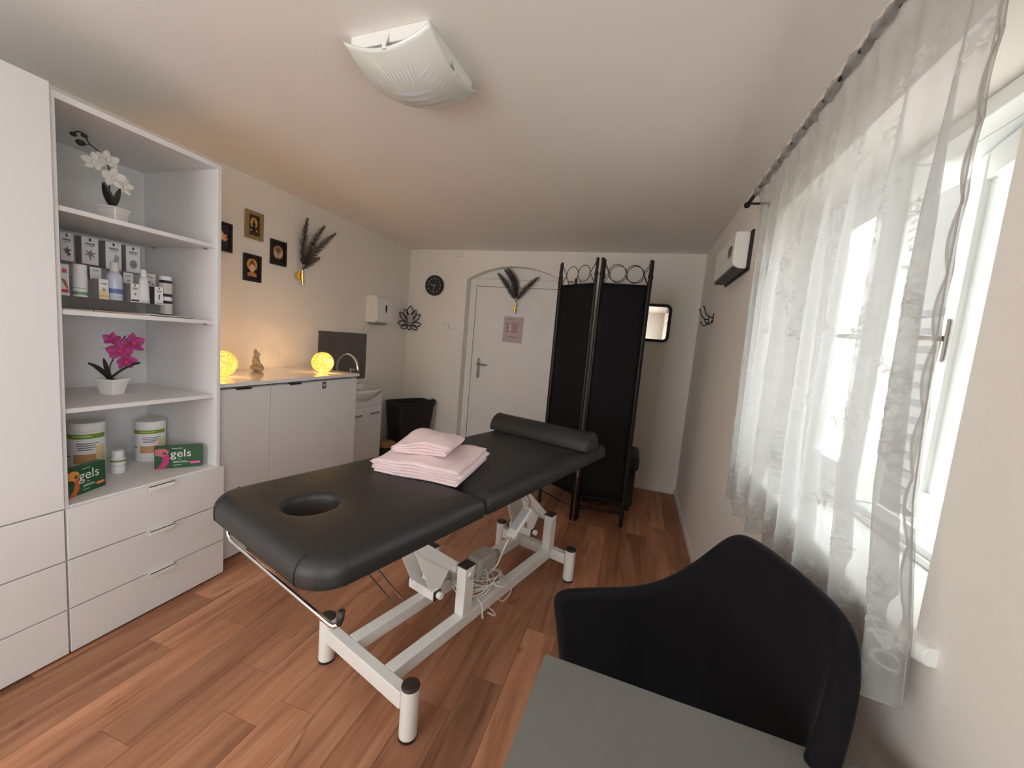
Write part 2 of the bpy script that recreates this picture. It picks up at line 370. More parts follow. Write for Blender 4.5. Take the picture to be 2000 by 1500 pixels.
# ------------------------------------------------------------------ window
win = thing('window_1', None, None, (.72, 1.415, .928), kind='structure')
X0, X1 = .69, .755
m = MB()
m.box(X0, X1, WY0, WY0+.05, .928, WZ1).box(X0, X1, WY1-.05, WY1, .928, WZ1).box(X0, X1, WY0+.05, WY1-.05, WZ1-.045, WZ1).box(X0, X1, WY0+.05, WY1-.05, .90, .962)
m.box(X0, X1, 1.455, 1.515, .962, WZ1-.045)
m.build('window_frame', 'winw', win, bevel=.006)
MB().box(.756, .88, WY0, WY1, 1.957, 2.0).build('added_head_board', 'winw', win)  # board added to block the bright sky above the open sash
MB().box(X0-.012, X0, WY0+.0, WY1, .928, .945).build('bottom_bead', 'winw', win, bevel=.004)
def sash(cy0, cy1, pivot=None, ang=0, hy=0, hdir=1):
    z0, z1 = .966, WZ1-.049; w_ = .078
    R_ = Matrix.Translation(pivot) @ Matrix.Rotation(ang, 4, 'Z') @ Matrix.Translation(-Vector(pivot)) if pivot else Matrix.Identity(4)
    def fx(mb): mb.v = [R_ @ v for v in mb.v]; return mb
    m = MB(); xa, xb = .700, .745
    m.box(xa, xb, cy0, cy0+w_, z0, z1).box(xa, xb, cy1-w_, cy1, z0, z1).box(xa, xb, cy0+w_, cy1-w_, z0, z0+w_).box(xa, xb, cy0+w_, cy1-w_, z1-w_, z1)
    s = fx(m).build('sash', 'winw', win, bevel=.008)
    I = INV[win.name]
    def sub(mb, n, mt, **k): fx(mb); mb.v = [I @ v for v in mb.v]; return mb.build(n, mt, s, world=False, **k)
    m = MB(); g = .036
    m.box(xa+.012, xb-.012, cy0+w_, cy0+w_+g, z0+w_, z1-w_).box(xa+.012, xb-.012, cy1-w_-g, cy1-w_, z0+w_, z1-w_)
    sub(m, 'glazing_bead', 'winw')
    sub(MB().box(.720, .724, cy0+w_+g, cy1-w_-g, z0+w_, z1-w_), 'pane', 'glass')
    zc = 1.47
    sub(MB().prism(rrect(hy-.014, hy+.014, zc-.065, zc+.055, .012), ((xa, 0, 0), (0, 1, 0), (0, 0, 1), (-1, 0, 0)), .008), 'handle_plate', 'steel', bevel=.002)
    sub(MB().tube([(xa, hy, zc), (xa-.04, hy, zc), (xa-.05, hy+.008*hdir, zc), (xa-.052, hy+.11*hdir, zc+.006)], [.008, .008, .009, .006], 10), 'lever', 'steel', smooth=True)
sash(1.515, 1.95, hy=1.552, hdir=1)
sash(.88, 1.452, pivot=(.745, .88, 0), ang=radians(-11.5), hy=1.41, hdir=1)
m = MB()
prof = [(.70, .928), (.486, .928), (.479, .924), (.476, .915), (.477, .903), (.484, .896), (.70, .896)]
m.loft([[Vector((x+(.02 if y < .80 else 0)*(1 if x < .55 else 0), y, z)) for x, z in prof] for y in (.775, .80, .84, 1.4, 2.03, 2.05)])
m.build('window_sill', 'winw', win, bevel=.002)

# ------------------------------------------------------------------ wardrobe and shelf unit along the left wall
ZD = [.0, .192, .39, .595]
def drawers(parent, y0, y1, handle=None):
    for k in range(3):
        d = MB().box(-1.98, -1.962, y0+.002, y1-.002, ZD[k]+(.012 if k == 0 else .0022), ZD[k+1]-.0026).build('drawer', 'white', parent, bevel=.0015)
        if handle:
            z = ZD[k+1]; I = INV[parent.name]
            h = MB().box(-1.982, -1.944, handle[0], handle[1], z-.0012, z+.0012).box(-1.948, -1.944, handle[0], handle[1], z-.017, z+.0012)
            h.v = [I @ v for v in h.v]; h.build('drawer_pull', 'pcoat', d, world=False)
wr = thing('wardrobe', 'tall white wardrobe with plain door above three drawers, beside the open shelf unit', 'wardrobe', (-2.25, .567, 0))
MB().box(-2.54, -1.981, .267, .865, .03, 2.06).build('body', 'white', wr, bevel=.002)
MB().box(-2.50, -2.0, .28, .85, 0, .03).build('plinth', 'gap', wr)
MB().box(-1.98, -1.962, .268, .8655, .597, 2.085).build('door', 'white', wr, bevel=.002)
MB().box(-2.54, -1.981, .267, .865, 2.06, 2.084).build('top_panel', 'white', wr)
drawers(wr, .268, .8655)
su = thing('shelf_unit', 'tall open white shelf unit with three pull drawers below', 'shelf unit', (-2.25, 1.16, 0))
YA, YZ = .867, 1.455
for y in (YA, YZ-.018): MB().box(-2.52, -1.98, y, y+.018, .02, 2.07).build('side_panel', 'white', su, bevel=.001)
MB().box(-2.52, -1.98, YA+.018, YZ-.018, 2.048, 2.07).build('top_panel', 'white', su, bevel=.001)
MB().box(-2.515, -2.497, YA+.018, YZ-.018, .02, 2.048).build('back_panel', 'white', su)
MB().box(-2.497, -1.98, YA+.018, YZ-.018, .578, .60).build('bottom_panel', 'white', su, bevel=.001)
MB().box(-2.49, -2.0, YA+.02, YZ-.02, .0, .02).build('plinth', 'gap', su)
MB().box(-2.45, -1.99, YA+.02, YZ-.02, .03, .575).build('drawer_gap_shade', 'gap', su)  # dark block painted in as the shade behind the drawer gaps
for z in (.968, 1.335, 1.70):
    s_ = MB().box(-2.497, -1.995, YA+.0185, YZ-.0185, z-.018, z).build('shelf', 'white', su, bevel=.001)
    I = INV[su.name]; q = MB()
    for x in (-2.05, -2.42): MB().cyl((x, YZ-.018, z-.022), (x, YZ-.034, z-.022), .003, n=8).build('shelf_pin', 'steel', s_)
drawers(su, YA+.001, YZ+.012, handle=(1.125, 1.224))

# ------------------------------------------------------------------ low cabinets, worktop
def base_cab(y0, y1, label, hy):
    t = thing('base_cabinet', label, 'cabinet', (-2.33, (y0+y1)/2, 0), group='white base cabinets')
    MB().box(-2.58, -2.082, y0, y1, .03, .974).build('body', 'white', t, bevel=.001)
    MB().box(-2.56, -2.10, y0+.01, y1-.01, 0, .03).build('plinth', 'gap', t)
    d = MB().box(-2.08, -2.062, y0+.001, y1-.001, .012, .972).build('door', 'white', t, bevel=.0015)
    I = INV[t.name]
    h = MB().box(-2.075, -2.055, hy, hy+.09, .972, .9745).box(-2.058, -2.055, hy, hy+.09, .966, .9745)
    h.v = [I @ v for v in h.v]; h.build('door_pull', 'steel', d, world=False)
    return t, d
base_cab(1.47, 1.818, 'narrow white base cabinet squeezed between shelf unit and wide cabinet', 1.60)
t, d = base_cab(1.82, 2.585, 'wide white base cabinet with dark plus sticker on its door', 1.95)
I = INV[t.name]
q = MB().box(-2.0622, -2.0612, 2.228, 2.262, .918, .965); q.v = [I @ v for v in q.v]; q.build('plus_sticker', flat('sticker_grey', 70, 70, 78), d, world=False)['label'] = 'dark sticker with a white plus'
q = MB().box(-2.0612, -2.0608, 2.2415, 2.2485, .93, .957).box(-2.0612, -2.0608, 2.234, 2.256, .9395, .9475); q.v = [I @ v for v in q.v]; q.build('plus_mark', 'paper', d, world=False)
solo(MB().box(-2.606, -2.048, 1.47, 2.60, .986, 1.008), 'worktop', 'marble', 'glossy white worktop lying over the two base cabinets', 'worktop', bevel=.003)
for y in (1.55, 2.2): pass
MB().box(-2.56, -2.10, 1.48, 2.58, .9745, .986).build('gap_shade_strip', 'gap', bpy.data.objects['worktop'])  # dark strip standing in for the shade between worktop and doors

# ------------------------------------------------------------------ washbasin corner
vt = thing('vanity_cabinet', 'small white vanity cabinet with two doors under the washbasin', 'cabinet', (-2.42, 2.93, 0))
vx = -2.235
MB().box(-2.605, vx-.018, 2.67, 3.17, .05, .662).build('body', 'white', vt, bevel=.002)
for y in (2.67, 3.154): MB().box(-2.605, vx-.018, y, y+.016, .662, .76).build('side_panel', 'white', vt)
MB().box(-2.58, vx-.04, 2.68, 3.16, 0, .05).build('plinth', 'gap', vt)
MB().box(vx-.018, vx, 2.671, 3.169, .672, .76).build('top_rail', 'white', vt, bevel=.002)
for y0, y1 in ((2.671, 2.919), (2.921, 3.169)):
    d = MB().box(vx-.018, vx, y0, y1, .055, .67).build('door', 'white', vt, bevel=.002)
    yc = (y0+y1)/2+.02
    MB().tube([(vx, yc-.055, .60), (vx+.02, yc-.045, .602), (vx+.025, yc, .604), (vx+.02, yc+.045, .602), (vx, yc+.055, .60)], .007, 8).build('handle', 'steel', d, smooth=True)
sk = thing('washbasin', 'white ceramic washbasin with bowed front on the vanity', 'washbasin', (-2.42, 2.93, .69))
def bow(k, scale, z, dx=0):
    out = []
    for i in range(33):
        a = -pi/2+pi*i/32; out.append(Vector((-2.45+dx+.30*scale*cos(a)**.8 if cos(a) > 1e-6 else -2.45+dx, 2.93+.305*scale*sin(a), z)))
    out += [Vector((-2.60+(1-scale)*.12, 2.93+.305*scale*.98, z)), Vector((-2.60+(1-scale)*.12, 2.93-.305*scale*.98, z))]
    return out
m = MB().loft([bow(0, .30, .665), bow(0, .48, .685), bow(0, .70, .715), bow(0, .88, .76), bow(0, .985, .805), bow(0, 1.0, .822), bow(0, .99, .83), bow(0, .93, .83), bow(0, .88, .815), bow(0, .80, .775), bow(0, .62, .735), bow(0, .3, .715)])
m.build('bowl', 'ceramic', sk, smooth=True)
MB().box(-2.605, -2.49, 2.65, 3.21, .775, .832).build('rear_ledge', 'ceramic', sk, bevel=.01, seg=3)
fa = thing('faucet', 'chrome gooseneck faucet arching over the washbasin', 'faucet', (-2.515, 2.88, .832))
MB().lathe([(.028, .832), (.028, .84), (.021, .85), (.02, .90), (.015, .91)], (-2.515, 2.88, 0)).build('body', 'metal', fa, smooth=True)
pts = [(-2.515, 2.88, .90), (-2.515, 2.88, 1.0)]+[(-2.405-.11*cos(pi*k/14), 2.88, 1.0+.125*sin(pi*k/14)) for k in range(1, 14)]+[(-2.293, 2.88, 1.0), (-2.292, 2.88, .985)]
MB().tube(pts, .010, 12).build('spout', 'metal', fa, smooth=True)
for s in (-1, 1): MB().tube([(-2.515, 2.88+.018*s, .875), (-2.505, 2.88+.05*s, .885), (-2.50, 2.88+.075*s, .90)], [.012, .012, .014], 10).build('tap_handle', 'metal', fa, smooth=True)
sb = thing('soap_bottle', 'small clear soap bottle with white foam beside the faucet', 'bottle', (-2.50, 3.04, .832))
MB().lathe([(.028, .832), (.03, .84), (.03, .91), (.024, .925), (.012, .932)], (-2.50, 3.04, 0)).build('body', flat('milky_plastic', 205, 200, 195, .2), sb, smooth=True)
MB().lathe([(.012, .932), (.014, .935), (.014, .948), (.005, .95), (.005, .972), (.009, .973), (.009, .98)], (-2.50, 3.04, 0), 14).tube([(-2.50, 3.04, .976), (-2.46, 3.04, .976)], .005, 8).build('pump', 'pcoat', sb, smooth=True)
solo(MB().box(XL, XL+.008, 2.755, 3.385, .86, 1.31), 'splashback', 'grey', 'dark grey splashback panel on the wall behind the faucet', 'panel', bevel=.001)

# towel dispenser
td = thing('paper_towel_dispenser', 'white wall-mounted paper towel dispenser with drop-shaped window', 'dispenser', (-2.54, 3.47, 1.43))
m = MB(); pr = [(XL, 1.43), (-2.50, 1.43), (-2.478, 1.445), (-2.472, 1.47), (-2.476, 1.66), (-2.485, 1.682), (-2.51, 1.693), (XL, 1.697)]
m.loft([[Vector((x, y, z)) for x, z in pr] for y in (3.355, 3.60)]); m.build('housing', 'pcoat', td, bevel=.008, seg=3)
drop = [(.011*sin(pi*k/12)*(1-.35*cos(pi*k/12)), -.042*cos(pi*k/12)) for k in range(13)]; drop += [(-a, b) for a, b in reversed(drop[1:-1])]
MB().prism(drop, ((-2.473, 3.50, 1.575), (0, 1, 0), (0, 0, 1), (1, 0, 0)), .0025).build('drop_window', 'black', td)
m = MB().loft([[Vector((x, y, z)) for x, z in [(XL+.02, 1.43), (-2.50, 1.43), (-2.52, 1.415), (-2.57, 1.408), (XL+.02, 1.412)]] for y in (3.385, 3.57)]); m.build('chute', flat('chute_grey', 150, 146, 140), td, bevel=.004)  # chute in a plain mid grey

# ------------------------------------------------------------------ wall things on the left wall
def frame_pic(name, label, y0, y1, z0, z1, fmat, art, bw=.016, bg=(28, 22, 26)):
    t = thing(name, label, 'picture', (XL+.01, (y0+y1)/2, z0), group='small framed pictures on the wall')
    m = MB(); d = .018
    m.box(XL, XL+d, y0, y0+bw, z0, z1).box(XL, XL+d, y1-bw, y1, z0, z1).box(XL, XL+d, y0+bw, y1-bw, z0, z0+bw).box(XL, XL+d, y0+bw, y1-bw, z1-bw, z1)
    m.build('frame', fmat, t, bevel=.002)
    MB().box(XL, XL+.006, y0+bw, y1-bw, z0+bw, z1-bw).build('print', flat('art_bg_%d' % bg[0], *bg), t)
    k = 0
    W, Hh = (y1-y0)-2*bw, (z1-z0)-2*bw
    for poly, c in art:
        k += 1
        MB().prism([(a*W/2, b*Hh/2) for a, b in poly], ((XL+.006+.0002*k, (y0+y1)/2, (z0+z1)/2), (0, 1, 0), (0, 0, 1), (1, 0, 0)), .0002).build('print_shape', flat('art_%d_%d_%d' % c, *c, .7), t)
Mf = flat('dark_frame', 30, 24, 26)
figure = [(-.75, -.55), (-.35, -.45), (-.22, -.1), (-.3, .2), (-.1, .28), (-.12, .45), (-.05, .62), (.05, .62), (.12, .45), (.1, .28), (.3, .2), (.22, -.1), (.35, -.45), (.75, -.55), (.6, -.7), (-.6, -.7)]
frame_pic('picture_frame', 'gold framed print of a meditating silhouette before a round sun', 2.072, 2.204, 1.905, 2.090, flat('gold_frame', 150, 128, 84, .35),
          [(circ(.62, 24, 0, .25, .5), (205, 160, 85)), (figure, (45, 40, 32)), ([(-.8, -.5), (-.3, -.6), (-.4, -.42)], (220, 180, 140)), ([(.8, -.5), (.3, -.6), (.4, -.42)], (220, 180, 140))], .024, (72, 48, 34))
tree = [(-.06, -.45), (-.05, 0), (-.4, .3), (-.3, .42), (0, .5), (.3, .42), (.4, .3), (.05, 0), (.06, -.45), (.3, -.6), (-.3, -.6)]
frame_pic('picture_frame', 'dark framed print of a pale tree inside a circle', 2.268, 2.402, 1.770, 1.948, Mf,
          [(circ(.82, 28, 0, .05, .66), (188, 140, 100)), (circ(.72, 28, 0, .07, .56), (205, 178, 150)), (circ(.55, 20, 0, .28, .34), (150, 120, 95)), (tree, (120, 88, 65))])
frame_pic('picture_frame', 'dark framed print of a serene golden statue face', 2.064, 2.194, 1.618, 1.800, Mf,
          [(circ(.8, 28, 0, .3, .55), (214, 160, 70)), (circ(.44, 20, 0, .22, .5), (128, 82, 58)), ([(-.12, .6), (0, .85), (.12, .6)], (110, 70, 50)), (circ(.38, 20, 0, -.02, .36), (232, 186, 160)), ([(-.7, -.75), (-.7, -.5), (-.3, -.36), (.3, -.36), (.7, -.5), (.7, -.75)], (190, 125, 72)), ([(-.2, .04), (-.05, .02), (-.05, .05)], (90, 55, 45)), ([(.05, .02), (.2, .04), (.05, .05)], (90, 55, 45)), ([(-.1, -.2), (0, -.17), (.1, -.2), (0, -.23)], (170, 80, 70))])
frame_pic('picture_frame', 'dark framed print of a pale lotus blossom half behind the shelf unit', 1.85, 1.981, 1.776, 1.957, Mf,
          [([(0, -.3), (.5, -.35), (.85, -.1), (.6, 0), (.7, .25), (.35, .2), (0, .5), (-.35, .2), (-.7, .25), (-.6, 0), (-.85, -.1), (-.5, -.35)], (226, 160, 120)), ([(0, -.25), (.3, -.1), (.2, .15), (0, .35), (-.2, .15), (-.3, -.1)], (240, 205, 170))], .016, (52, 46, 50))

def plume(mb, p0, p1, bend, nrm, width, seed, n=90, droop=.35):
    rr = random.Random(seed); p0, p1, bend, nrm = Vector(p0), Vector(p1), Vector(bend), Vector(nrm).normalized()
    def P(t): return p0*(1-t)**2+(((p0+p1)/2)+bend)*2*t*(1-t)+p1*t*t
    mb.tube([P(k/12) for k in range(13)], [.0018*(1-.7*k/12) for k in range(13)], 5)
    L = (p1-p0).length
    for i in range(n):
        t = .10+.90*i/n; d = (P(min(1, t+.02))-P(t-.02)).normalized(); sd = d.cross(nrm).normalized()
        for s in (-1, 1):
            wl = width*(.35+.65*sin(pi*min(1, t*1.05)**.8))*rr.uniform(.75, 1.1)
            a = P(t); up = rr.uniform(.7, 1.2)
            tip = a+sd*s*wl*.62+d*wl*up+nrm*rr.uniform(-.2, .35)*wl
            mid = a+sd*s*wl*.38+d*wl*up*.42+nrm*rr.uniform(-.1, .15)*wl
            b = d*.0016
            mb.add([a-b, a+b, mid+b, mid-b, tip], [(0, 1, 2, 3), (3, 2, 4)])
pv = thing('feather_wall_vase', 'brass wall tube holding black feather plumes above the worktop', 'wall vase', (XL+.03, 2.535, 1.655), group='brass wall tubes with black feathers')
MB().cyl((XL+.045, 2.53, 1.662), (XL+.045, 2.522, 1.775), .0105, n=16).build('tube', 'gold', pv, smooth=True, bevel=.001)
MB().cyl((XL, 2.515, 1.725), (XL+.03, 2.515, 1.725), .028, n=24).build('wall_disc', 'gold', pv, bevel=.002)
b0 = Vector((XL+.045, 2.522, 1.772))
for k, (y, z, bd) in enumerate(((2.528, 2.165, -.02), (2.705, 2.160, -.03), (2.83, 2.135, -.03), (2.665, 1.90, .0))):
    mm = MB(); plume(mm, b0, (XL+.075, y, z), (0, bd*1.5, .02), (1, 0, 0), .066 if k < 3 else .045, 20+k, 130 if k < 3 else 50)
    mm.build('plume', 'feather', pv, flipfix=False)
# feathers on the door
pv = thing('feather_wall_vase', 'brass tube of black feathers fixed on the white door above the notice', 'wall vase', (-1.32, YB+.1, 1.65), group='brass wall tubes with black feathers')
yd = YB+.112
MB().cyl((-1.322, yd-.035, 1.668), (-1.320, yd-.035, 1.79), .0105, n=16).build('tube', 'gold', pv, smooth=True, bevel=.001)
MB().cyl((-1.333, yd, 1.725), (-1.333, yd-.024, 1.725), .03, n=24).build('wall_disc', 'gold', pv, bevel=.002)
b0 = Vector((-1.320, yd-.035, 1.787))
for k, (x, z, bx, bz) in enumerate(((-1.545, 2.085, .03, .02), (-1.47, 2.125, .075, .06), (-1.43, 2.135, .085, .06), (-1.075, 2.055, -.03, .03))):
    mm = MB(); plume(mm, b0, (x, yd-.05-.01*k, z), (bx, 0, bz), (0, -1, 0), .07 if k != 3 else .065, 40+k, 100)
    mm.build('plume', 'feather', pv, flipfix=False)
nt_ = thing('notice_sheet', 'pale pink printed notice sheet taped to the white door', 'notice', (-1.335, yd, 1.35))
fr = ((-1.335, yd-.0012, 1.49), (1, 0, 0), (0, 0, 1), (0, -1, 0))
MB().prism([(-.115, -.143), (.113, -.145), (.116, .138), (-.112, .142)], fr, .001).build('sheet', flat('pink_paper', 192, 172, 172), nt_)
m = MB(); f2 = (Vector(fr[0])+Vector((0, -.0012, 0)), fr[1], fr[2], fr[3])
for x0_, x1_, z_ in ((-.085, -.01, .112), (-.085, -.045, .07), (-.085, -.05, .058), (-.085, -.04, .035), (-.085, -.048, .02), (-.085, -.04, .005), (-.085, -.05, -.01), (-.085, -.03, -.025), (-.02, .05, -.03), (-.08, .06, -.08)):
    m.prism([(x0_, z_-.0025), (x1_, z_-.0025), (x1_, z_+.0025), (x0_, z_+.0025)], f2, .0003)
m.build('print_lines', 'dprint', nt_)
MB().prism(rrect(-.02, .055, -.025, .072, .004), f2, .0003).build('print_block', flat('mauve_print', 170, 142, 148), nt_)
MB().prism(rrect(-.045, -.018, -.02, .05, .01), f2, .0003).build('print_figure', flat('pale_print', 214, 198, 200), nt_)

# ------------------------------------------------------------------ back wall things
ck = thing('wall_clock', 'round black wall clock with white numerals', 'clock', (-2.271, YB, 1.80))
cx0, cz0 = -2.271, 1.914
MB().loft([[Vector((cx0+r*cos(2*pi*k/40), YB-y, cz0+r*sin(2*pi*k/40))) for k in range(40)] for r, y in ((.108, 0), (.114, .008), (.114, .024), (.109, .031), (.101, .031), (.098, .022))]).build('case', 'blackp', ck, smooth=False, bevel=.001)
MB().cyl((cx0, YB-.0215, cz0), (cx0, YB-.023, cz0), .099, n=40).build('dial', flat('dial_grey', 52, 48, 47), ck)
m = MB()
for k in range(1, 13):
    a = pi/2-2*pi*k/12; text_mesh(str(k), .024, ((cx0+.078*cos(a), YB-.0236, cz0+.078*sin(a)), (1, 0, 0), (0, 0, 1), (0, -1, 0)), m)
m.build('numerals', 'paper', ck, flipfix=False)
def hand(a, L, w_): 
    d = Vector((cos(a), 0, sin(a))); p = Vector((-sin(a), 0, cos(a))); o = Vector((cx0, YB-.0245, cz0))
    return MB().add([o-d*.015+p*w_, o-d*.015-p*w_, o+d*L-p*w_*.6, o+d*L+p*w_*.6], [(0, 1, 2, 3)])
hand(radians(165), .052, .003).build('hour_hand', 'paper', ck, flipfix=False); hand(radians(262), .076, .0022).build('minute_hand', 'paper', ck, flipfix=False)
# lotus candle ornament across the corner
lo = thing('lotus_wall_ornament', 'black cut-out lotus wall ornament holding a grey candle in the room corner', 'ornament', (-2.521, 4.018, 1.385))
A_ = Vector((.7071, .7071, 0)); N_ = Vector((.7071, -.7071, 0)); O_ = Vector((-2.518, 4.014, 1.525))
def outline(pts, r=.0058):
    mm.tube([O_+A_*a+Vector((0, 0, b)) for a, b in pts], r, 6, closed=True)
def petal(w_, h_, ang, cx=0, cy=0, n=14):
    out = []
    for k in range(n):
        t = k/(n/2); s = 1 if k < n/2 else -1; u = t if t <= 1 else 2-t
        x = s*w_*sin(pi*u**1.1)*.5; y = h_*u if k < n/2 else h_*u
        out.append((x, y))
    ca, sa = cos(ang), sin(ang); return [(cx+x*ca+y*sa, cy-x*sa+y*ca) for x, y in out]
mm = MB()
for w_, h_, an, cx, cy in ((.075, .16, 0, 0, -.02), (.05, .15, .38, .01, -.04), (.05, .15, -.38, -.01, -.04), (.048, .145, .75, .02, -.05), (.048, .145, -.75, -.02, -.05),
                           (.055, .115, 1.45, .02, -.075), (.055, .115, -1.45, -.02, -.075), (.05, .085, 2.0, .015, -.085), (.05, .085, -2.0, -.015, -.085), (.045, .06, pi, 0, -.078)):
    outline(petal(w_, h_, an, cx, cy))
mm.build('petal_outline', 'black', lo, smooth=True)
ccd = O_+N_*.03+Vector((0, 0, -.055))
MB().lathe([(.028, 0), (.03, .004), (.03, .085), (.026, .092), (.004, .086)], ccd, 20).build('candle', 'candle', lo, smooth=True)
MB().cyl(ccd+Vector((0, 0, -.004)), ccd, .036, n=20).build('candle_plate', 'black', lo)
sw = thing('light_switch', 'white double light switch plate beside the door recess', 'switch', (-2.067, YB, 1.44))
for x in (-2.112, -2.027):
    p = MB().prism(rrect(x-.041, x+.041, 1.437, 1.518, .008), ((0, YB, 0), (1, 0, 0), (0, 0, 1), (0, -1, 0)), .009).build('plate', 'pcoat', sw, bevel=.002)
    if x < -2.08:
        MB().prism(rrect(x-.027, x+.027, 1.452, 1.503, .004), ((0, YB-.009, 0), (1, 0, 0), (0, 0, 1), (0, -1, 0)), .003).build('socket', 'pcoat', p, bevel=.001)
        MB().prism([(x+.002, 1.472), (x+.02, 1.486), (x+.016, 1.49), (x-.002, 1.476)], ((0, YB-.012, 0), (1, 0, 0), (0, 0, 1), (0, -1, 0)), .002).build('socket_slot', 'dprint', p)
    else:
        MB().prism(rrect(x-.027, x+.027, 1.452, 1.503, .004), ((0, YB-.009, 0), (1, 0, 0), (0, 0, 1), (0, -1, 0)), .003).build('rocker', 'pcoat', p, bevel=.001)
solo(MB().prism(rrect(-2.025, -1.955, 2.24, 2.303, .006), ((0, YB, 0), (1, 0, 0), (0, 0, 1), (0, -1, 0)), .022), 'junction_box', 'wall', 'small wall-coloured junction box high beside the door arch', 'box', bevel=.003)
mi = thing('wall_mirror', 'rounded rectangular mirror in a thick black frame', 'mirror', (.14, YB, 1.475))
fr = ((0, YB, 0), (1, 0, 0), (0, 0, 1), (0, -1, 0))
o1, i1 = rrect(.005, .275, 1.475, 1.838, .055, 8), rrect(.031, .249, 1.501, 1.812, .036, 8)
V3 = lambda p, y: Vector((p[0], YB-y, p[1]))
MB().loft([[V3(p, 0) for p in o1], [V3(p, .02) for p in o1], [V3(p, .024) for p in rrect(.009, .271, 1.479, 1.834, .052, 8)], [V3(p, .022) for p in i1], [V3(p, .004) for p in i1]], caps=False).build('frame', 'black', mi, bevel=.002)
MB().prism(rrect(.03, .25, 1.50, 1.813, .037, 8), fr, .006).build('glass', 'mirror', mi)

for y, lab in ((3.30, 'black double wall hook nearer to the wall heater'), (3.50, 'black double wall hook nearer to the room corner')):
    hk = thing('wall_hook', lab, 'hook', (XR, y, 1.62), group='black wall hooks')
    MB().prism(rrect(y-.009, y+.009, 1.625, 1.70, .008), ((XR, 0, 0), (0, 1, 0), (0, 0, 1), (-1, 0, 0)), .005).build('plate', 'iron', hk, bevel=.001)
    MB().tube([(XR-.004, y, 1.665), (XR-.03, y, 1.668), (XR-.055, y, 1.69), (XR-.068, y, 1.725), (XR-.078, y, 1.748)], [.005, .005, .0045, .004, .006], 8).build('upper_prong', 'iron', hk, smooth=True)
    MB().tube([(XR-.004, y, 1.645), (XR-.015, y, 1.625), (XR-.035, y, 1.615), (XR-.052, y, 1.628), (XR-.056, y, 1.648)], [.005, .005, .0045, .004, .006], 8).build('lower_prong', 'iron', hk, smooth=True)
hb = thing('wall_heater', 'white slim box heater mounted high on the wall beside the curtain', 'heater', (.47, 2.69, 1.85))
pr = [(.502, 2.045), (.438, 2.045), (.430, 2.037), (.430, 1.885), (.440, 1.865), (.470, 1.853), (.502, 1.853)]
MB().loft([[Vector((x, y, z)) for x, z in pr] for y in (2.42, 2.96)]).build('housing', 'pcoat', hb, bevel=.006, seg=3)
MB().box(.503, .515, 2.405, 2.975, 1.84, 2.05).build('back_plate', 'blackp', hb)
MB().box(.436, .500, 2.44, 2.94, 1.846, 1.864).build('outlet_grille', 'blackp', hb)
MB().prism(rrect(2.47, 2.56, 1.925, 1.985, .02), ((.430, 0, 0), (0, 1, 0), (0, 0, 1), (-1, 0, 0)), .002).build('display', flat('brown_display', 62, 44, 40, .2), hb)
MB().cyl((.428, 2.50, 1.955), (.4272, 2.50, 1.955), .005, n=10).build('indicator', flat('indicator_red', 220, 120, 100), hb)

# laundry hamper and small bin in the corner
hp = thing('laundry_hamper', 'black soft laundry hamper with loop handle in the room corner', 'hamper', (-2.33, 3.83, 0), radians(-24))
def hr(z, k, rz=0): return [Vector((a, b, z+rz*a)) for a, b in rrect(-.15*k, .15*k, -.245*k, .245*k, .07, 6)]
MB().loft([hr(0, .80), hr(.02, .83), hr(.3, .90), hr(.52, .985), hr(.575, 1.0), hr(.60, 1.0, .0), hr(.60, .95), hr(.56, .93), hr(.05, .78)]).build('body', 'black', hp, world=False, smooth=True)
MB().tube([(v.x, v.y, v.z) for v in hr(.60, 1.0)], .010, 8, closed=True).build('rim', 'black', hp, world=False, smooth=True)
MB().tube(catmull([(.06, .20, .60), (.065, .245, .618), (.065, .282, .605), (.06, .285, .565), (.05, .24, .52)]), .011, 8).build('loop_handle', 'black', hp, world=False, smooth=True)
sbn = thing('pedal_bin', 'small black bin with light wooden lid beside the vanity', 'bin', (-2.34, 3.42, 0))
MB().lathe([(.075, 0), (.08, .01), (.09, .185), (.088, .19)], (-2.34, 3.42, 0), 28).build('body', 'black', sbn, smooth=True)
MB().lathe([(.092, .19), (.094, .195), (.094, .225), (.088, .23)], (-2.34, 3.42, 0), 28).build('lid', flat('bamboo', 165, 122, 78), sbn, bevel=.002)

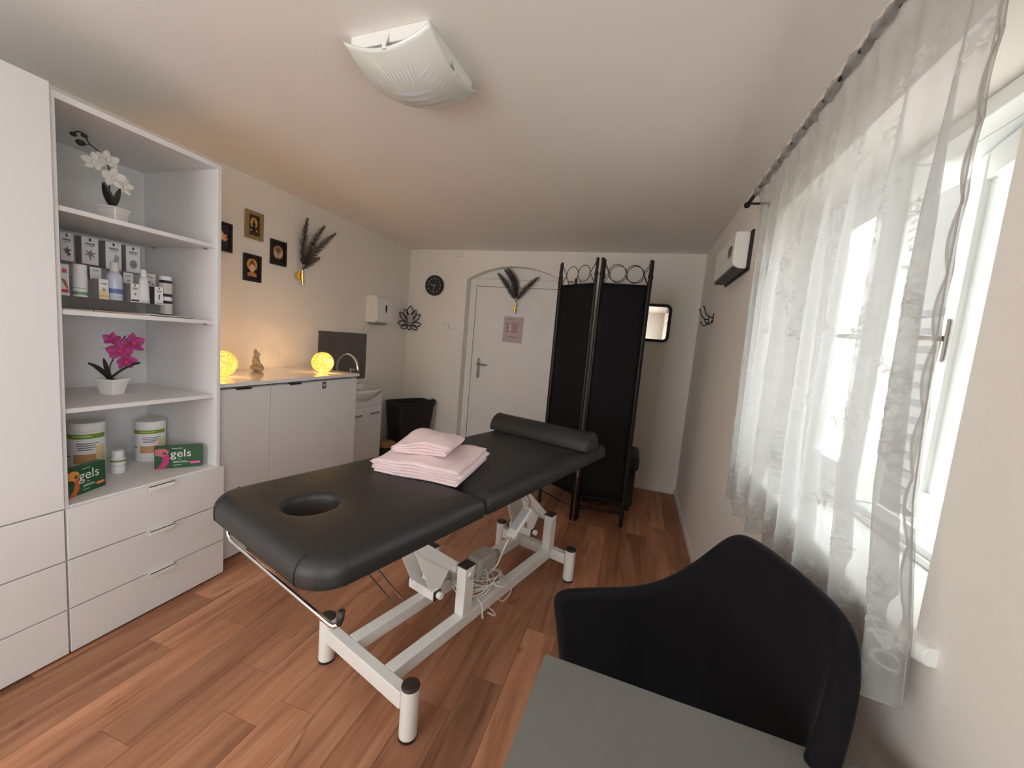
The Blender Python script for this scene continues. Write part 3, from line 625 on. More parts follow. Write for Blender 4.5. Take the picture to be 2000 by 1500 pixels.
# ------------------------------------------------------------------ folding room divider
dv = thing('room_divider', 'tall folding room divider of black fabric panels with scrolled metal top', 'room divider', (-.33, 3.15, 0))
def panel(p, q):
    p, q = Vector((*p, 0)), Vector((*q, 0)); d = (q-p).normalized(); W = (q-p).length; n = Vector((-d.y, d.x, 0)); Z = Vector((0, 0, 1))
    for e in (p+d*.009, q-d*.009):
        po = MB().cyl(e, e+Z*2.03, .0115, n=12).build('post', 'iron', dv, smooth=True, bevel=.001)
        MB().cyl(e+Z*1.90, e+Z*1.925, .015, n=12).build('post_collar', 'iron', po, bevel=.001)
    a = p+d*.02; b = q-d*.02
    mm = MB().grid(lambda u, v: a+(b-a)*u+Z*(.205+1.64*v)+n*(.003*sin(9*u+5*v)+.004*sin(pi*v)*sin(pi*u)), 10, 24)
    mm.build('fabric_panel', 'screenf', dv, smooth=True, mods=(('SOLIDIFY', {'thickness': .003}),))
    for zr in (1.845, .205, .105): MB().tube([a+Z*zr, b+Z*zr], .0055, 8).build('cross_rail', 'iron', dv, smooth=True)
    mid = (a+b)/2; zc = 1.925; R = .062; mm = MB(); w = (W-.04)/2
    for s in (-1, 1):
        c = mid+d*R*s+Z*zc
        mm.tube([c+d*R*cos(2*pi*k/28)+Z*R*sin(2*pi*k/28) for k in range(28)], .0028, 6, closed=True)
        e = mid+d*2*R*s+Z*zc
        for z in (2.0, 1.85): mm.tube([e, mid+d*w*s+Z*z], .0028, 6)
    mm.build('scroll_work', 'iron', dv, smooth=True)
Lp, Mp, Rp = (-.665, 3.267), (-.345, 3.041), (.038, 3.093)
panel(Lp, Mp); panel((Mp[0]+.022, Mp[1]+.002), Rp)
panel((Rp[0]+.008, Rp[1]+.034), (Mp[0]+.03, Mp[1]+.058)); panel((Lp[0]-.004, Lp[1]+.03), (-.735, 3.60)); panel((-.735, 3.63), (-.648, 3.985))

# black padded ottoman behind it
ot = thing('ottoman', 'black padded ottoman half hidden behind the room divider', 'ottoman', (-.12, 3.62, 0))
MB().prism(rrect(-.34, .105, 3.42, 3.82, .03), ((0, 0, .05), (1, 0, 0), (0, 1, 0), (0, 0, 1)), .30).build('body', 'vinyl', ot, bevel=.012, seg=3)
MB().prism(rrect(-.355, .125, 3.405, 3.835, .04), ((0, 0, .355), (1, 0, 0), (0, 1, 0), (0, 0, 1)), .13).build('cushion', 'vinyl', ot, bevel=.035, seg=4)
for x in (-.30, .07):
    for y in (3.46, 3.78): MB().cyl((x, y, 0), (x, y, .05), .016, .02, 12).build('foot', 'blackp', ot)

# ------------------------------------------------------------------ ceiling lamp
cl = thing('ceiling_lamp', 'square bent frosted glass ceiling lamp with etched pattern', 'ceiling lamp', (-.86, 1.30, 2.2))
la, lcx, lcy = .165, -.862, 1.315; rot = Matrix.Rotation(radians(-3), 3, 'Z')
def lz(x, y): return 2.206+.044*(x*x+y*y)/(la*la)
def LP(x, y, dz=0): v = rot @ Vector((x, y, 0)); return Vector((lcx+v.x, lcy+v.y, lz(x, y)+dz))
MB().grid(lambda u, v: LP((u*2-1)*la, (v*2-1)*la), 28, 28).build('glass_shade', 'frost', cl, smooth=True, mods=(('SOLIDIFY', {'thickness': .005, 'offset': 1}),))
MB().prism([tuple((rot @ Vector((a, b, 0)))[:2]) for a, b in rrect(-.152, .152, -.152, .152, .01)], ((lcx, lcy, ZC-.042), (1, 0, 0), (0, 1, 0), (0, 0, 1)), .042).build('ceiling_plate', 'pcoat', cl, bevel=.004)
for dx, dy in ((0, -1), (1, 0), (0, 1), (-1, 0)):
    p = LP(dx*la, dy*la); q = rot @ Vector((dx*.15, dy*.15, 0))
    MB().beam((lcx+q.x, lcy+q.y, ZC-.012), p+Vector((0, 0, .006)), .014, .003).beam(p+Vector((0, 0, .010)), p+Vector((0, 0, -.007)), .014, .005, (dx, dy, 0)).build('clip', 'pcoat', cl)
mm = MB(); rr = random.Random(5)
def strip(x0, y0, x1, y1, w_):
    n = 6; d = Vector((x1-x0, y1-y0)); p = Vector((-d.y, d.x)).normalized()
    for s0 in range(n):
        q = []
        for t in (s0/n, (s0+1)/n):
            x, y = x0+d.x*t, y0+d.y*t; ww = w_*(sin(pi*max(.02, min(.98, t))))
            q += [LP(x+p.x*ww, y+p.y*ww, -.0068), LP(x-p.x*ww, y-p.y*ww, -.0068)]
        mm.add([q[0], q[1], q[3], q[2]], [(0, 1, 2, 3)])
for k in range(11): strip(-.095+.016*k, -.135+rr.uniform(0, .015), -.075+.012*k, -.04+rr.uniform(-.02, .02), .003)
for k in range(8): strip(.06+.008*k, -.06+.02*k, .125+.003*k, -.085+.02*k, .003)
for k in range(4): strip(-.09+.01*k, -.015+.035*k, .085+.01*k, .0+.035*k, .011)
mm.build('etched_pattern', 'etch', cl, flipfix=False)

# ------------------------------------------------------------------ massage table  (local x = across, local y = along)
TR = math.atan2(-.3, .954); TO = (-.83, 1.153, 0)
TM = Matrix.Translation(TO) @ Matrix.Rotation(TR, 4, 'Z')
mt = thing('massage_table', 'black padded massage table on a white steel lifting frame', 'massage table', TO, TR)
K = dict(world=False)
PROF = [(.03, .722), (.012, .722), (.002, .730), (0, .742), (0, .762), (.003, .774), (.010, .785), (.021, .794), (.034, .799), (.05, .801)]
def ins(x0, x1, y0, y1, r, d, sub=9):
    p = rrect(x0+d, x1-d, y0+d, y1-d, [max(.006, q-d) for q in r], 8); out = []
    for i in range(len(p)):
        out.append(p[i])
        if i % 9 == 8:
            a, b = p[i], p[(i+1) % len(p)]
            out += [(a[0]+(b[0]-a[0])*k/sub, a[1]+(b[1]-a[1])*k/sub) for k in range(1, sub)]
    return out
def cushion(x0, x1, y0, y1, r, hole=None, dips=None):
    m = MB(); rings = [[Vector((a, b, z)) for a, b in ins(x0, x1, y0, y1, r, d)] for d, z in PROF]
    if hole:
        hx, hy, ha, hb = hole; last = rings[-1]
        def hring(k, z):
            out = []
            for v in last:
                an = math.atan2((v.y-hy)/hb, (v.x-hx)/ha); out.append(Vector((hx+ha*k*cos(an), hy+hb*k*sin(an), z)))
            return out
        far = hring(1.28, .8015)
        rings += [[a.lerp(b, .5) for a, b in zip(last, far)], far, hring(1.12, .7995), hring(1.04, .793), hring(1.0, .782), hring(.97, .76), hring(.97, .723)]
        m.loft(rings, caps=False); n = len(last); k = len(rings)
        m.f += [((k-1)*n+i, (k-1)*n+(i+1) % n, (i+1) % n, i) for i in range(n)]
    else:
        last = rings[-1]; c = Vector(((x0+x1)/2, (y0+y1)/2, .802))
        for q in (.3, .6, .9): rings.append([v.lerp(Vector((c.x, c.y, .802)), q) for v in last])
        m.loft(rings)
    return m
SX0, SX1 = -.338, .325
cushion(SX0, SX1, -.392, .246, [.022, .022, .10, .10], (-.026, -.207, .072, .080)).build('head_cushion', 'vinyl', mt, smooth=True, **K)['label'] = 'black head cushion with a face hole'
cushion(SX0, SX1, .252, 1.405, [.05, .05, .022, .022]).build('body_cushion', 'vinyl', mt, smooth=True, **K)
# piped seams round the near corners
mm = MB()
for sx, cx in ((1, SX1-.10), (-1, SX0+.10)):
    for an in (0.12, 1.45):
        dx, dy = sx*cos(an), -sin(an)
        mm.tube([(cx+dx*(.10-d+.0008), -.292+dy*(.10-d+.0008), z+.0006) for d, z in PROF[1:9]], .0012, 5)
mm.build('corner_seam', 'black', mt, smooth=True, **K)
fb = MB()
fb.box(-.21, -.17, -.33, 1.32, .684, .722).box(.17, .21, -.33, 1.32, .684, .722).box(-.17, .17, -.05, -.01, .684, .722).box(-.17, .17, .70, .74, .684, .722).box(-.17, .17, 1.26, 1.30, .684, .722)
fb.build('top_frame', 'pcoat', mt, bevel=.003, **K)
for y in (0, 1.19):
    for x in (-.25, .25):
        lg = MB().lathe([(.0305, .010), (.0305, .188)], (x, y, 0), 28).build('leg', 'pcoat', mt, smooth=False, bevel=.001, **K)
        MB().lathe([(.031, .188), (.0315, .190), (.030, .196), (.022, .198)], (x, y, 0), 28).build('leg_cap', 'brownp', lg, smooth=True, **K)
        MB().lathe([(.026, 0), (.031, .002), (.031, .012), (.026, .013)], (x, y, 0), 28).build('foot_pad', 'blackp', lg, **K)
    MB().box(-.222, .222, y-.021, y+.021, .098, .160).build('cross_rail', 'pcoat', mt, bevel=.004, **K)
for x in (-.108, .112): MB().box(x-.025, x+.025, .021, 1.169, .105, .160).build('long_rail', 'pcoat', mt, bevel=.004, **K)
for y in (.415, 1.165):
    for x in (-.108, .112):
        up = MB().box(x-.025, x+.025, y-.03, y+.03, .160, .378 if y < 1 else .365).build('upright', 'pcoat', mt, bevel=.003, **K)
        zt = .378 if y < 1 else .365
        MB().box(x-.026, x+.026, y-.031, y+.031, zt, zt+.008).build('upright_cap', 'brownp', up, bevel=.002, **K)
        s = 1 if x > 0 else -1
        MB().cyl((x+.025*s, y+.01, zt-.04), (x+.040*s, y+.01, zt-.04), .009, n=14).build('pivot_bolt', 'metal', up, **K)
    y1 = y-.43
    for x in (-.055, .06):
        ar = MB().beam((x, y, .345), (x, y1, .70), .045, .042).build('swing_arm', 'pcoat', mt, bevel=.003, **K)
        def ap(f): return y+(y1-y)*f, .345+.355*f
        (ya, za), (yb_, zb) = ap(.12), ap(.62)
        MB().prism([(ya, za-.02), (yb_, zb-.02), (y-.145, .285), (y-.12, .282)], ((x-.0025, 0, 0), (0, 1, 0), (0, 0, 1), (1, 0, 0)), .006).build('gusset_plate', 'pcoat', ar, **K)
        MB().cyl((x+.02, y-.133, .295), (x+.042, y-.133, .295), .014, n=16).build('pivot_knob', 'pcoat', ar, bevel=.003, **K)
    MB().cyl((-.135, y, .345), (.14, y, .345), .014, n=14).build('pivot_shaft', 'pcoat', mt, smooth=True, **K)
    mb_ = MB().box(-.075, .075, y-.155, y-.115, .272, .312).build('link_bar', 'pcoat', mt, bevel=.003, **K)
    for xe in (-.079, .075): MB().box(xe, xe+.004, y-.155, y-.115, .272, .312).build('end_plug', 'brownp', mb_, **K)
ac = MB().tube([(0.0, .28, .292), (0.0, .46, .270)], .014, 14).build('actuator_rod', 'metal', mt, smooth=True, **K)
am = MB().tube([(0.0, .44, .273), (0.0, .80, .232)], .024, 16).build('actuator_tube', flat('actuator_grey', 176, 170, 160), mt, smooth=True, **K)
MB().prism(rrect(-.04, .05, .60, .74, .02), ((0, 0, .17), (1, 0, 0), (0, 1, 0), (0, 0, 1)), .12).build('motor_housing', flat('actuator_grey', 176, 170, 160), mt, bevel=.012, seg=3, **K)
for y, x in ((-.02, .245), (.765, .245)):
    cb = MB().box(x-.03, x+.03, y-.012, y+.012, .690, .722).build('clamp_block', 'pcoat', mt, bevel=.003, **K)
    MB().cyl((x+.02, y+.012, .70), (x+.02, y+.05, .70), .006, n=10).build('clamp_lever', 'metal' if y > 0 else 'blackp', cb, **K)
# paper roll bar hanging from the head end
bar = [(-.30, -.20, .715), (-.335, -.26, .712), (-.347, -.305, .70), (-.347, -.318, .66), (-.335, -.322, .63), (-.305, -.324, .62)]+[(-.25+.09*k, -.324, .62) for k in range(7)]+[(.302, -.322, .62), (.312, -.317, .628)]
rb = MB().tube(bar, .0065, 10).build('paper_roll_bar', 'metal', mt, smooth=True, **K); rb['label'] = 'chrome paper roll bar'
MB().tube([(.313, -.316, .627), (.315, -.312, .642), (.315, -.310, .662)], [.0075, .0085, .0085], 10).build('bar_tip', 'blackp', rb, smooth=True, **K)
# ratchet strip that props the head cushion
p0, p1 = Vector((.0, -.11, .69)), Vector((.0, .165, .30))
rs = MB().beam(p0, p1, .004, .016, (1, 0, 0)).build('ratchet_strip', 'steel', mt, **K)
mm = MB()
for k in range(24):
    c = p0.lerp(p1, .12+.87*k/24); mm.cyl(c+Vector((-.001, -.003, -.003)), c+Vector((.0036, -.003, -.003)), .0035, n=8).cyl(c, c+Vector((0, .003, .003)), .003, n=6)
mm.build('ratchet_teeth', 'metal', rs, **K)['kind'] = 'stuff'
MB().beam(p0+Vector((-.02, -.03, 0)), p1+Vector((-.02, -.03, -.01)), .004, .006).build('ratchet_rod', 'steel', mt, **K)

def tw(s, t, z): return TM @ Vector((s, t, z))
# handset hanging at the frame, its cable
hs = thing('hand_control', 'white hand control hooked under the massage table', 'remote', tw(.20, .66, .47))
d = (tw(.20, .755, .565)-tw(.20, .60, .465)).normalized(); c = (tw(.20, .755, .565)+tw(.20, .60, .465))/2
sd = Vector((.954, -.3, 0)); nn = d.cross(sd)
MB().obox(c, d, sd, nn, .085, .024, .012).build('shell', 'pcoat', hs, bevel=.006, seg=3)
MB().obox(c+nn*(-.0125)+d*.01, d, sd, nn, .06, .017, .001).build('key_panel', flat('light_grey_pad', 188, 190, 192), hs)
MB().tube([c+d*.08+nn*.0, c+d*.10+nn*.0-sd*.0+Vector((0, 0, .02)), tw(.20, .72, .64), tw(.19, .69, .668), tw(.185, .655, .655), tw(.185, .64, .61)], .005, 8).build('hook', 'metal', hs, smooth=True)
rr = random.Random(11)
MB().tube(catmull([tw(.20, .595, .462), tw(.19, .58, .42), tw(.16, .58, .33), tw(.10, .60, .25), tw(.06, .62, .22)]), .0035, 8).build('cable', 'pcoat', hs, smooth=True)
cbm = thing('power_cable', 'tangled white power cable looped over the lower frame of the massage table', 'cable', tw(.06, .60, .11))
for k in range(9):
    P = []; ph = rr.uniform(0, 6.28); rx, ry = rr.uniform(.05, .10), rr.uniform(.06, .13)
    cx, cy, zz = .06+rr.uniform(-.03, .03), .60+rr.uniform(-.05, .05), .185+rr.uniform(-.01, .03)
    for j in range(7): P.append(tw(cx+rx*cos(ph+j*1.05), cy+ry*sin(ph+j*1.05), zz+rr.uniform(-.012, .03)))
    MB().tube(catmull(P, 6), .0032, 6).build('cable_loop', 'pcoat', cbm, smooth=True)
MB().tube(catmull([tw(.10, .50, .19), tw(.145, .505, .16), tw(.15, .51, .10), tw(.14, .53, .085), tw(.10, .56, .12), tw(.14, .60, .08), tw(.17, .585, .075), tw(.15, .55, .10)], 6), .0032, 6).build('cable_loop', 'pcoat', cbm, smooth=True)
MB().tube(catmull([tw(.09, .66, .20), tw(.15, .70, .19), tw(.18, .69, .15), tw(.17, .64, .12), tw(.15, .62, .14)], 6), .0028, 6).build('cable_loop', flat('pinkish_cable', 214, 178, 172), cbm, smooth=True)

# half-round bolster
bo = thing('bolster_cushion', 'black half-round bolster cushion on the massage table end away from the face hole', 'bolster', (*tw(0, 1.18, .802)[:2], .8025), TR)
hp_ = [(.083*cos(pi*k/16), .003+.092*sin(pi*k/16)**.9) for k in range(17)]
hp_ = [(.083, 0)]+[(a, b) for a, b in hp_]+[(-.083, 0)]
MB().loft([[Vector((x, a*q, b*q)) for a, b in hp_] for x, q in ((-.345, .93), (-.338, .98), (-.325, 1), (.30, 1), (.313, .98), (.318, .93))]).build('cover', 'vinyl', bo, world=False, smooth=False, bevel=.003)
mm = MB()
for x in (-.334, .309): mm.tube([(x, a*1.0, b*1.0) for a, b in hp_[1:-1]], .0022, 6)
mm.build('piping', 'vinyl', bo, smooth=True, **K)
MB().box(.26, .312, .075, .085, .001, .014).build('care_label', 'paper', bo, **K)

# folded towels: one ribbon folded back and forth
def towel(name, label, loc, rz, W, D, layers, th, seed, parent=None, bulge=.0, lean=0):
    t = thing(name, label, 'towel', loc, rz, group='pink towels on the massage table')
    rr = random.Random(seed); path = []
    step = th*1.06
    for k in range(layers):
        z = th*.5+k*step; x0, x1 = (-W/2+.006+rr.uniform(-.004, .012), W/2-.006-rr.uniform(-.004, .02))
        n = 12; xs = [x0+(x1-x0)*i/n for i in range(n+1)]
        if k % 2: xs = xs[::-1]
        for x in xs: path.append((x, z+bulge*(k/layers)*(1-(2*x/W)**2)*.5))
        if k < layers-1:
            s = 1 if k % 2 == 0 else -1; xe = xs[-1]
            for a in (.25, .5, .75): path.append((xe+s*(step*.62)*sin(pi*a), z+step*a))
    nrm = []
    for i in range(len(path)):
        a, b = path[max(0, i-1)], path[min(len(path)-1, i+1)]; d = Vector((b[0]-a[0], b[1]-a[1])).normalized(); nrm.append(Vector((-d.y, d.x)))
    nd = 16; rings = []
    for j in range(nd+1):
        y = -D/2+D*j/nd; ring = []
        def off(x, z, i):
            return Vector((x+.004*sin(3*y/D+seed), y+.005*sin(11*x+seed)+.006*sin(5*z/th+x*20)*(1 if j in (0, nd) else 0), max(.0008, z+(.006*sin(17*x+9*y+seed)+.005*sin(23*y+7*x+seed)+.003*sin(41*x-13*y))*(z/(layers*step)))))
        ring += [off(p[0]+nrm[i].x*th*.47, p[1]+nrm[i].y*th*.47, i) for i, p in enumerate(path)]
        ring += [off(p[0]-nrm[i].x*th*.47, p[1]-nrm[i].y*th*.47, i) for i, p in reversed(list(enumerate(path)))]
        rings.append(ring)
    m = MB(); n = len(path); N = 2*n; m.loft(rings, caps=False)
    for j, fl in ((0, False), (nd, True)):
        m.f += [(j*N+i, j*N+i+1, j*N+N-2-i, j*N+N-1-i) for i in range(n-1)]
    m.build('folded_cloth', 'pink', t, world=False, smooth=True)
    return t
p = tw(-.045, .335, .8025)
towel('bath_towel', 'large folded pale pink towel lying on the massage table', (p.x, p.y, .8025), TR+radians(20), .375, .36, 5, .0105, 3, bulge=.012)
p = tw(-.085, .345, .86)
towel('hand_towel', 'smaller folded pale pink towel stacked on the larger towel', (p.x, p.y, .8735), TR+radians(27), .24, .25, 4, .0095, 8, bulge=.02)

# ------------------------------------------------------------------ desk and tub chair
dk = thing('desk', 'plain grey desk with a square corner in front of the tub chair', 'desk', (-.107, .742, 0), radians(-2.7))
MB().box(0, .585, -1.30, 0, .712, .738).build('tabletop', 'desk', dk, world=False, bevel=.0015)
for x, y in ((.03, -.03), (.555, -.03), (.03, -1.27), (.555, -1.27)): MB().box(x-.02, x+.02, y-.02, y+.02, 0, .712).build('leg', 'blackp', dk, world=False, bevel=.002)
MB().box(.05, .54, -.04, -.02, .66, .712).build('apron', 'blackp', dk, world=False)

ch = thing('tub_chair', 'black upholstered tub chair with sloping arms between desk and window', 'chair', (.168, .898, 0), math.atan2(-.317, -.948))
half = [(.235, .285, .615), (.225, .292, .640), (.18, .298, .650), (.08, .30, .656), (-.01, .292, .672), (-.075, .272, .715), (-.13, .238, .79), (-.17, .208, .865), (-.19, .18, .91), (-.20, .145, .932), (-.205, .08, .937), (-.207, 0, .938)]
rim = half+[(a, -b, z) for a, b, z in reversed(half[:-1])]
nr = len(rim); nv = 9
def shell(u, v):
    i = min(nr-1, int(round(u*(nr-1)))); a, b, z = rim[i]
    zb = .36; k = v
    q = .78+.22*(1-(1-k)**2.0)
    f = a if a > 0 else a*(.88+.12*k)
    aa = (a*(.80+.20*k) if a > 0 else a*(.80+.20*k)); bb = b*q
    return Vector((aa, bb, zb+(z-zb)*k))
MB().grid(shell, nr-1, nv).build('shell', 'vel', ch, world=False, smooth=True, mods=(('SOLIDIFY', {'thickness': .045, 'offset': 0}), ('SUBSURF', {'levels': 2, 'render_levels': 2})))
MB().prism(rrect(-.19, .23, -.235, .235, .07), ((0, 0, .33), (1, 0, 0), (0, 1, 0), (0, 0, 1)), .09).build('seat', 'vel', ch, world=False, bevel=.03, seg=4)
for x in (-.13, .17):
    for y in (-.17, .17): MB().cyl((x*1.15, y*1.15, 0), (x, y, .375), .011, .016, 12).build('leg', 'blackp', ch, world=False, smooth=True)

# ------------------------------------------------------------------ curtain rod and lace curtain
cr = thing('curtain_rod', 'thin black curtain rod with ball end above the window', 'curtain rod', (.43, 1.4, 2.10))
MB().cyl((.43, .45, 2.118), (.43, 2.235, 2.118), .0085, n=12).build('rod', 'iron', cr, smooth=True)
MB().ell((.43, 2.245, 2.118), .015, .018, .015).build('finial', 'iron', cr, smooth=True)
for y in (.62, 2.19): MB().tube([(XR, y, 2.105), (.45, y, 2.105), (.43, y, 2.106)], .006, 8).cyl((XR, y, 2.105), (XR-.006, y, 2.105), .02, n=14).build('bracket', 'iron', cr, smooth=True)

cu = thing('lace_curtain', 'sheer white lace curtain with floral pattern and scalloped border', 'curtain', (.45, 1.42, .77))
rr = random.Random(21)
ZT = 2.128
def zbot(u): return .772+.055*u-.0*u
def fold(u, k):
    # k = 0 at the rod, 1 at the hem
    a = .011+.013*k
    return (a*sin(2*pi*9.0*u+.8+.9*sin(5*u)+.5*k)+.55*a*sin(2*pi*17*u+2+1.1*k)+.012*k*sin(2*pi*2.3*u+1))
def cloth(u, v, off=0):
    z = ZT+(zbot(u)-ZT)*v
    yf = 2.085-.115*v; yn = .79+.035*sin(pi*min(1, v*1.1))-.045*max(0, v-.75)/.25
    y = yf+(yn-yf)*u
    e = 1e-3
    x = .446-.016*max(0, 1-v/.05)+fold(u, v)*min(1, .25+v*2)+.012*v
    if z < .96: x = min(x, .470)
    return Vector((x-off, y+.010*cos(2*pi*9*u+.8)*v, z))
NU, NV = 260, 70
def scal(u): return .018*abs(sin(pi*u*15))
MB().grid(lambda u, v: cloth(u, v)+Vector((0, 0, -scal(u)*max(0, v-.95)/.05)), NU, NV).build('sheer_panel', 'sheer', cu, smooth=True, flipfix=False)
# border strip folded back at the free edge, scalloped
def border(a, v):
    p = cloth(1, v); wv = .030+.030*v+.016*abs(sin(pi*v*11))
    q = .0 if v < .02 else 1
    return p+Vector((.004+.020*sin(pi*a*.55), .0+wv*a*(1 if v > 0 else 1), 0))
MB().grid(border, 8, 150).build('scalloped_border', 'hem', cu, smooth=True, flipfix=False)
mm = MB()
for v in [k/300 for k in range(300)]:
    pass
mm.tube([border(1, k/260) for k in range(261)], .0022, 5).tube([cloth(1, k/80, .001) for k in range(81)], .0014, 5)
mm.build('border_edging', 'hem', cu, smooth=True)
# header seam band and hem
mm = MB()
mm.tube([cloth(k/260, .999, 0)+Vector((0, 0, -scal(k/260))) for k in range(261)], .0022, 5)
mm.build('hem_cord', 'lace', cu, smooth=True)
def pocket(u, v):
    y = cloth(u, 0).y; a = pi*(1.85-2.1*v); rp_ = .0125+.003*sin(70*u)+.002*sin(173*u+1)
    return Vector((.43+rp_*cos(a)-.002*sin(90*u), y, 2.118+rp_*1.25*sin(a)))
MB().grid(pocket, 320, 8).build('rod_pocket', 'hem', cu, smooth=True, flipfix=False)
# floral motifs worked into the net
WID = 1.29; HGT = 1.35
mm = MB()
def mp(a, b): return cloth(min(.999, max(.001, a/WID)), min(.999, max(.004, b/HGT)), .0016)
def leaf2(a, b, ang, L, wd):
    d = Vector((cos(ang), sin(ang))); p = Vector((-d.y, d.x)); o = Vector((a, b))
    q = [o, o+d*L*.35+p*wd, o+d*L*.75+p*wd*.75, o+d*L, o+d*L*.75-p*wd*.75, o+d*L*.35-p*wd]
    mm.add([mp(v.x, v.y) for v in q], [(0, 1, 2, 3), (0, 3, 4, 5)])
def stroke(P, wd):
    for i in range(len(P)-1):
        d = (P[i+1]-P[i]).normalized(); p = Vector((-d.y, d.x))*wd
        mm.add([mp(*(P[i]+p)), mp(*(P[i]-p)), mp(*(P[i+1]-p)), mp(*(P[i+1]+p))], [(0, 1, 2, 3)])
def ring2(a, b, r, n=9, wd=.003, ph=0):
    stroke([Vector((a+r*(1+.15*sin(5*(2*pi*k/n)+ph))*cos(2*pi*k/n), b+r*sin(2*pi*k/n))) for k in range(n+1)], wd)
def sprig(a, b, ang, sc):
    P = [Vector((a, b))]; an = ang; cv = rr.uniform(-.25, .25)
    for k in range(7):
        an += cv; P.append(P[-1]+Vector((cos(an), sin(an)))*.022*sc)
        for s in (-1, 1):
            leaf2(P[-1].x, P[-1].y, an+s*rr.uniform(.7, 1.2), .020*sc*rr.uniform(.7, 1.2), .0042*sc)
    stroke(P, .0013)
    e = P[3]; fx, fy = e.x+.018*sc*cos(ang+1.5), e.y+.018*sc*sin(ang+1.5)
    ring2(fx, fy, .017*sc, 11, .0024, rr.uniform(0, 6)); ring2(fx, fy, .009*sc, 8, .0022)
    for k in range(6):
        t = 2*pi*k/6+ang; leaf2(fx+.013*sc*cos(t), fy+.013*sc*sin(t), t, .016*sc, .006*sc)
    c = P[-1]; stroke([c+Vector((.014*sc*(1-.1*k)*cos(an+.9*k), .014*sc*(1-.1*k)*sin(an+.9*k))) for k in range(7)], .0014)
for ci in range(9):
    for ri in range(9):
        a = .07+ci*.143+rr.uniform(-.015, .015)+(.03 if ri % 2 else -.03); b = .16+ri*.140+(.07 if ci % 2 else 0)+rr.uniform(-.015, .015)
        if b < HGT-.07: sprig(a, b, rr.choice((1, -1))*rr.uniform(.9, 2.2), rr.uniform(.75, 1.05))
for k in range(26):
    a = .03+k*.0485; leaf2(a, HGT-.045, 1.57, .03, .010); ring2(a+.024, HGT-.06, .014, 10, .0025)
    for s in (-1, 0, 1): leaf2(a+.024, HGT-.08, -1.57+s*.6, .025, .005)
fl = mm.build('floral_lace', 'lace', cu, flipfix=False); fl['kind'] = 'stuff'

# ------------------------------------------------------------------ worktop things
def ball(loc, label, seed):
    t = thing('rattan_ball_lamp', label, 'lamp', loc, group='glowing rattan ball lamps')
    r = .078; c = Vector((loc[0], loc[1], loc[2]+r)); rr = random.Random(seed); m = MB()
    for k in range(64):
        n = Vector((rr.gauss(0, 1), rr.gauss(0, 1), rr.gauss(0, 1))).normalized(); a = n.orthogonal().normalized(); b = n.cross(a)
        h = rr.uniform(-.45, .45); q = sqrt(1-h*h); R = r*rr.uniform(.97, 1.0)-.003; wv = rr.uniform(.05, .16); ph = rr.uniform(0, 6)
        pts = []
        for j in range(28):
            tt = 2*pi*j/28; d = n*(h+wv*sin(3*tt+ph))+a*q*cos(tt)+b*q*sin(tt); pts.append(c+d.normalized()*R)
        m.tube(pts, .0021, 4, closed=True)
    m.build('woven_shell', 'glow', t, smooth=True)
    MB().ell(c, .022, .022, .022).build('bulb_holder', 'glowin', t, smooth=True)
    for k in range(7):
        d = Vector((rr.gauss(0, 1), rr.gauss(0, 1), rr.gauss(0, 1))).normalized(); MB().ell(c+d*.066, .006, .006, .006, 8, 6).build('bulb', 'led', t, smooth=True)
    l = bpy.data.lights.new('ball_light', 'POINT'); l.energy = LAMP_W; l.color = (1, .60, .22); l.shadow_soft_size = .03
    lo_ = bpy.data.objects.new('light', l); C.objects.link(lo_); lo_.parent = t; lo_.location = (0, 0, r)
    return t
LAMP_W = 6.5
ball((-2.19, 2.362, 1.0085), 'glowing rattan ball lamp on the worktop beside the splashback', 1)
ball((-2.30, 1.70, 1.0085), 'glowing rattan ball lamp half hidden behind the shelf unit', 2)
bd = thing('seated_figurine', 'small sand-coloured seated meditating figurine on the worktop', 'figurine', (-2.46, 2.05, 1.0085), radians(50))
m = MB()
m.ell((0, 0, .024), .036, .056, .024).ell((.022, .036, .022), .026, .03, .017).ell((.022, -.036, .022), .026, .03, .017).ell((0, 0, .06), .024, .030, .04)
m.ell((0, 0, .088), .020, .036, .016).ell((.004, 0, .112), .0185, .018, .021).ell((-.003, 0, .130), .013, .013, .012).ell((-.003, 0, .142), .006, .006, .010)
for s in (-1, 1): m.tube([(0, .033*s, .090), (.006, .044*s, .066), (.022, .034*s, .044), (.034, .008*s, .040)], [.010, .0095, .008, .007], 10).ell((.003, .0185*s, .110), .004, .003, .010)
m.ell((.022, 0, .111), .004, .003, .006)
m.build('statue', 'stone', bd, world=False, smooth=True, mods=(('REMESH', {'mode': 'VOXEL', 'voxel_size': .0022, 'use_smooth_shade': True}), ('SMOOTH', {'iterations': 4})))

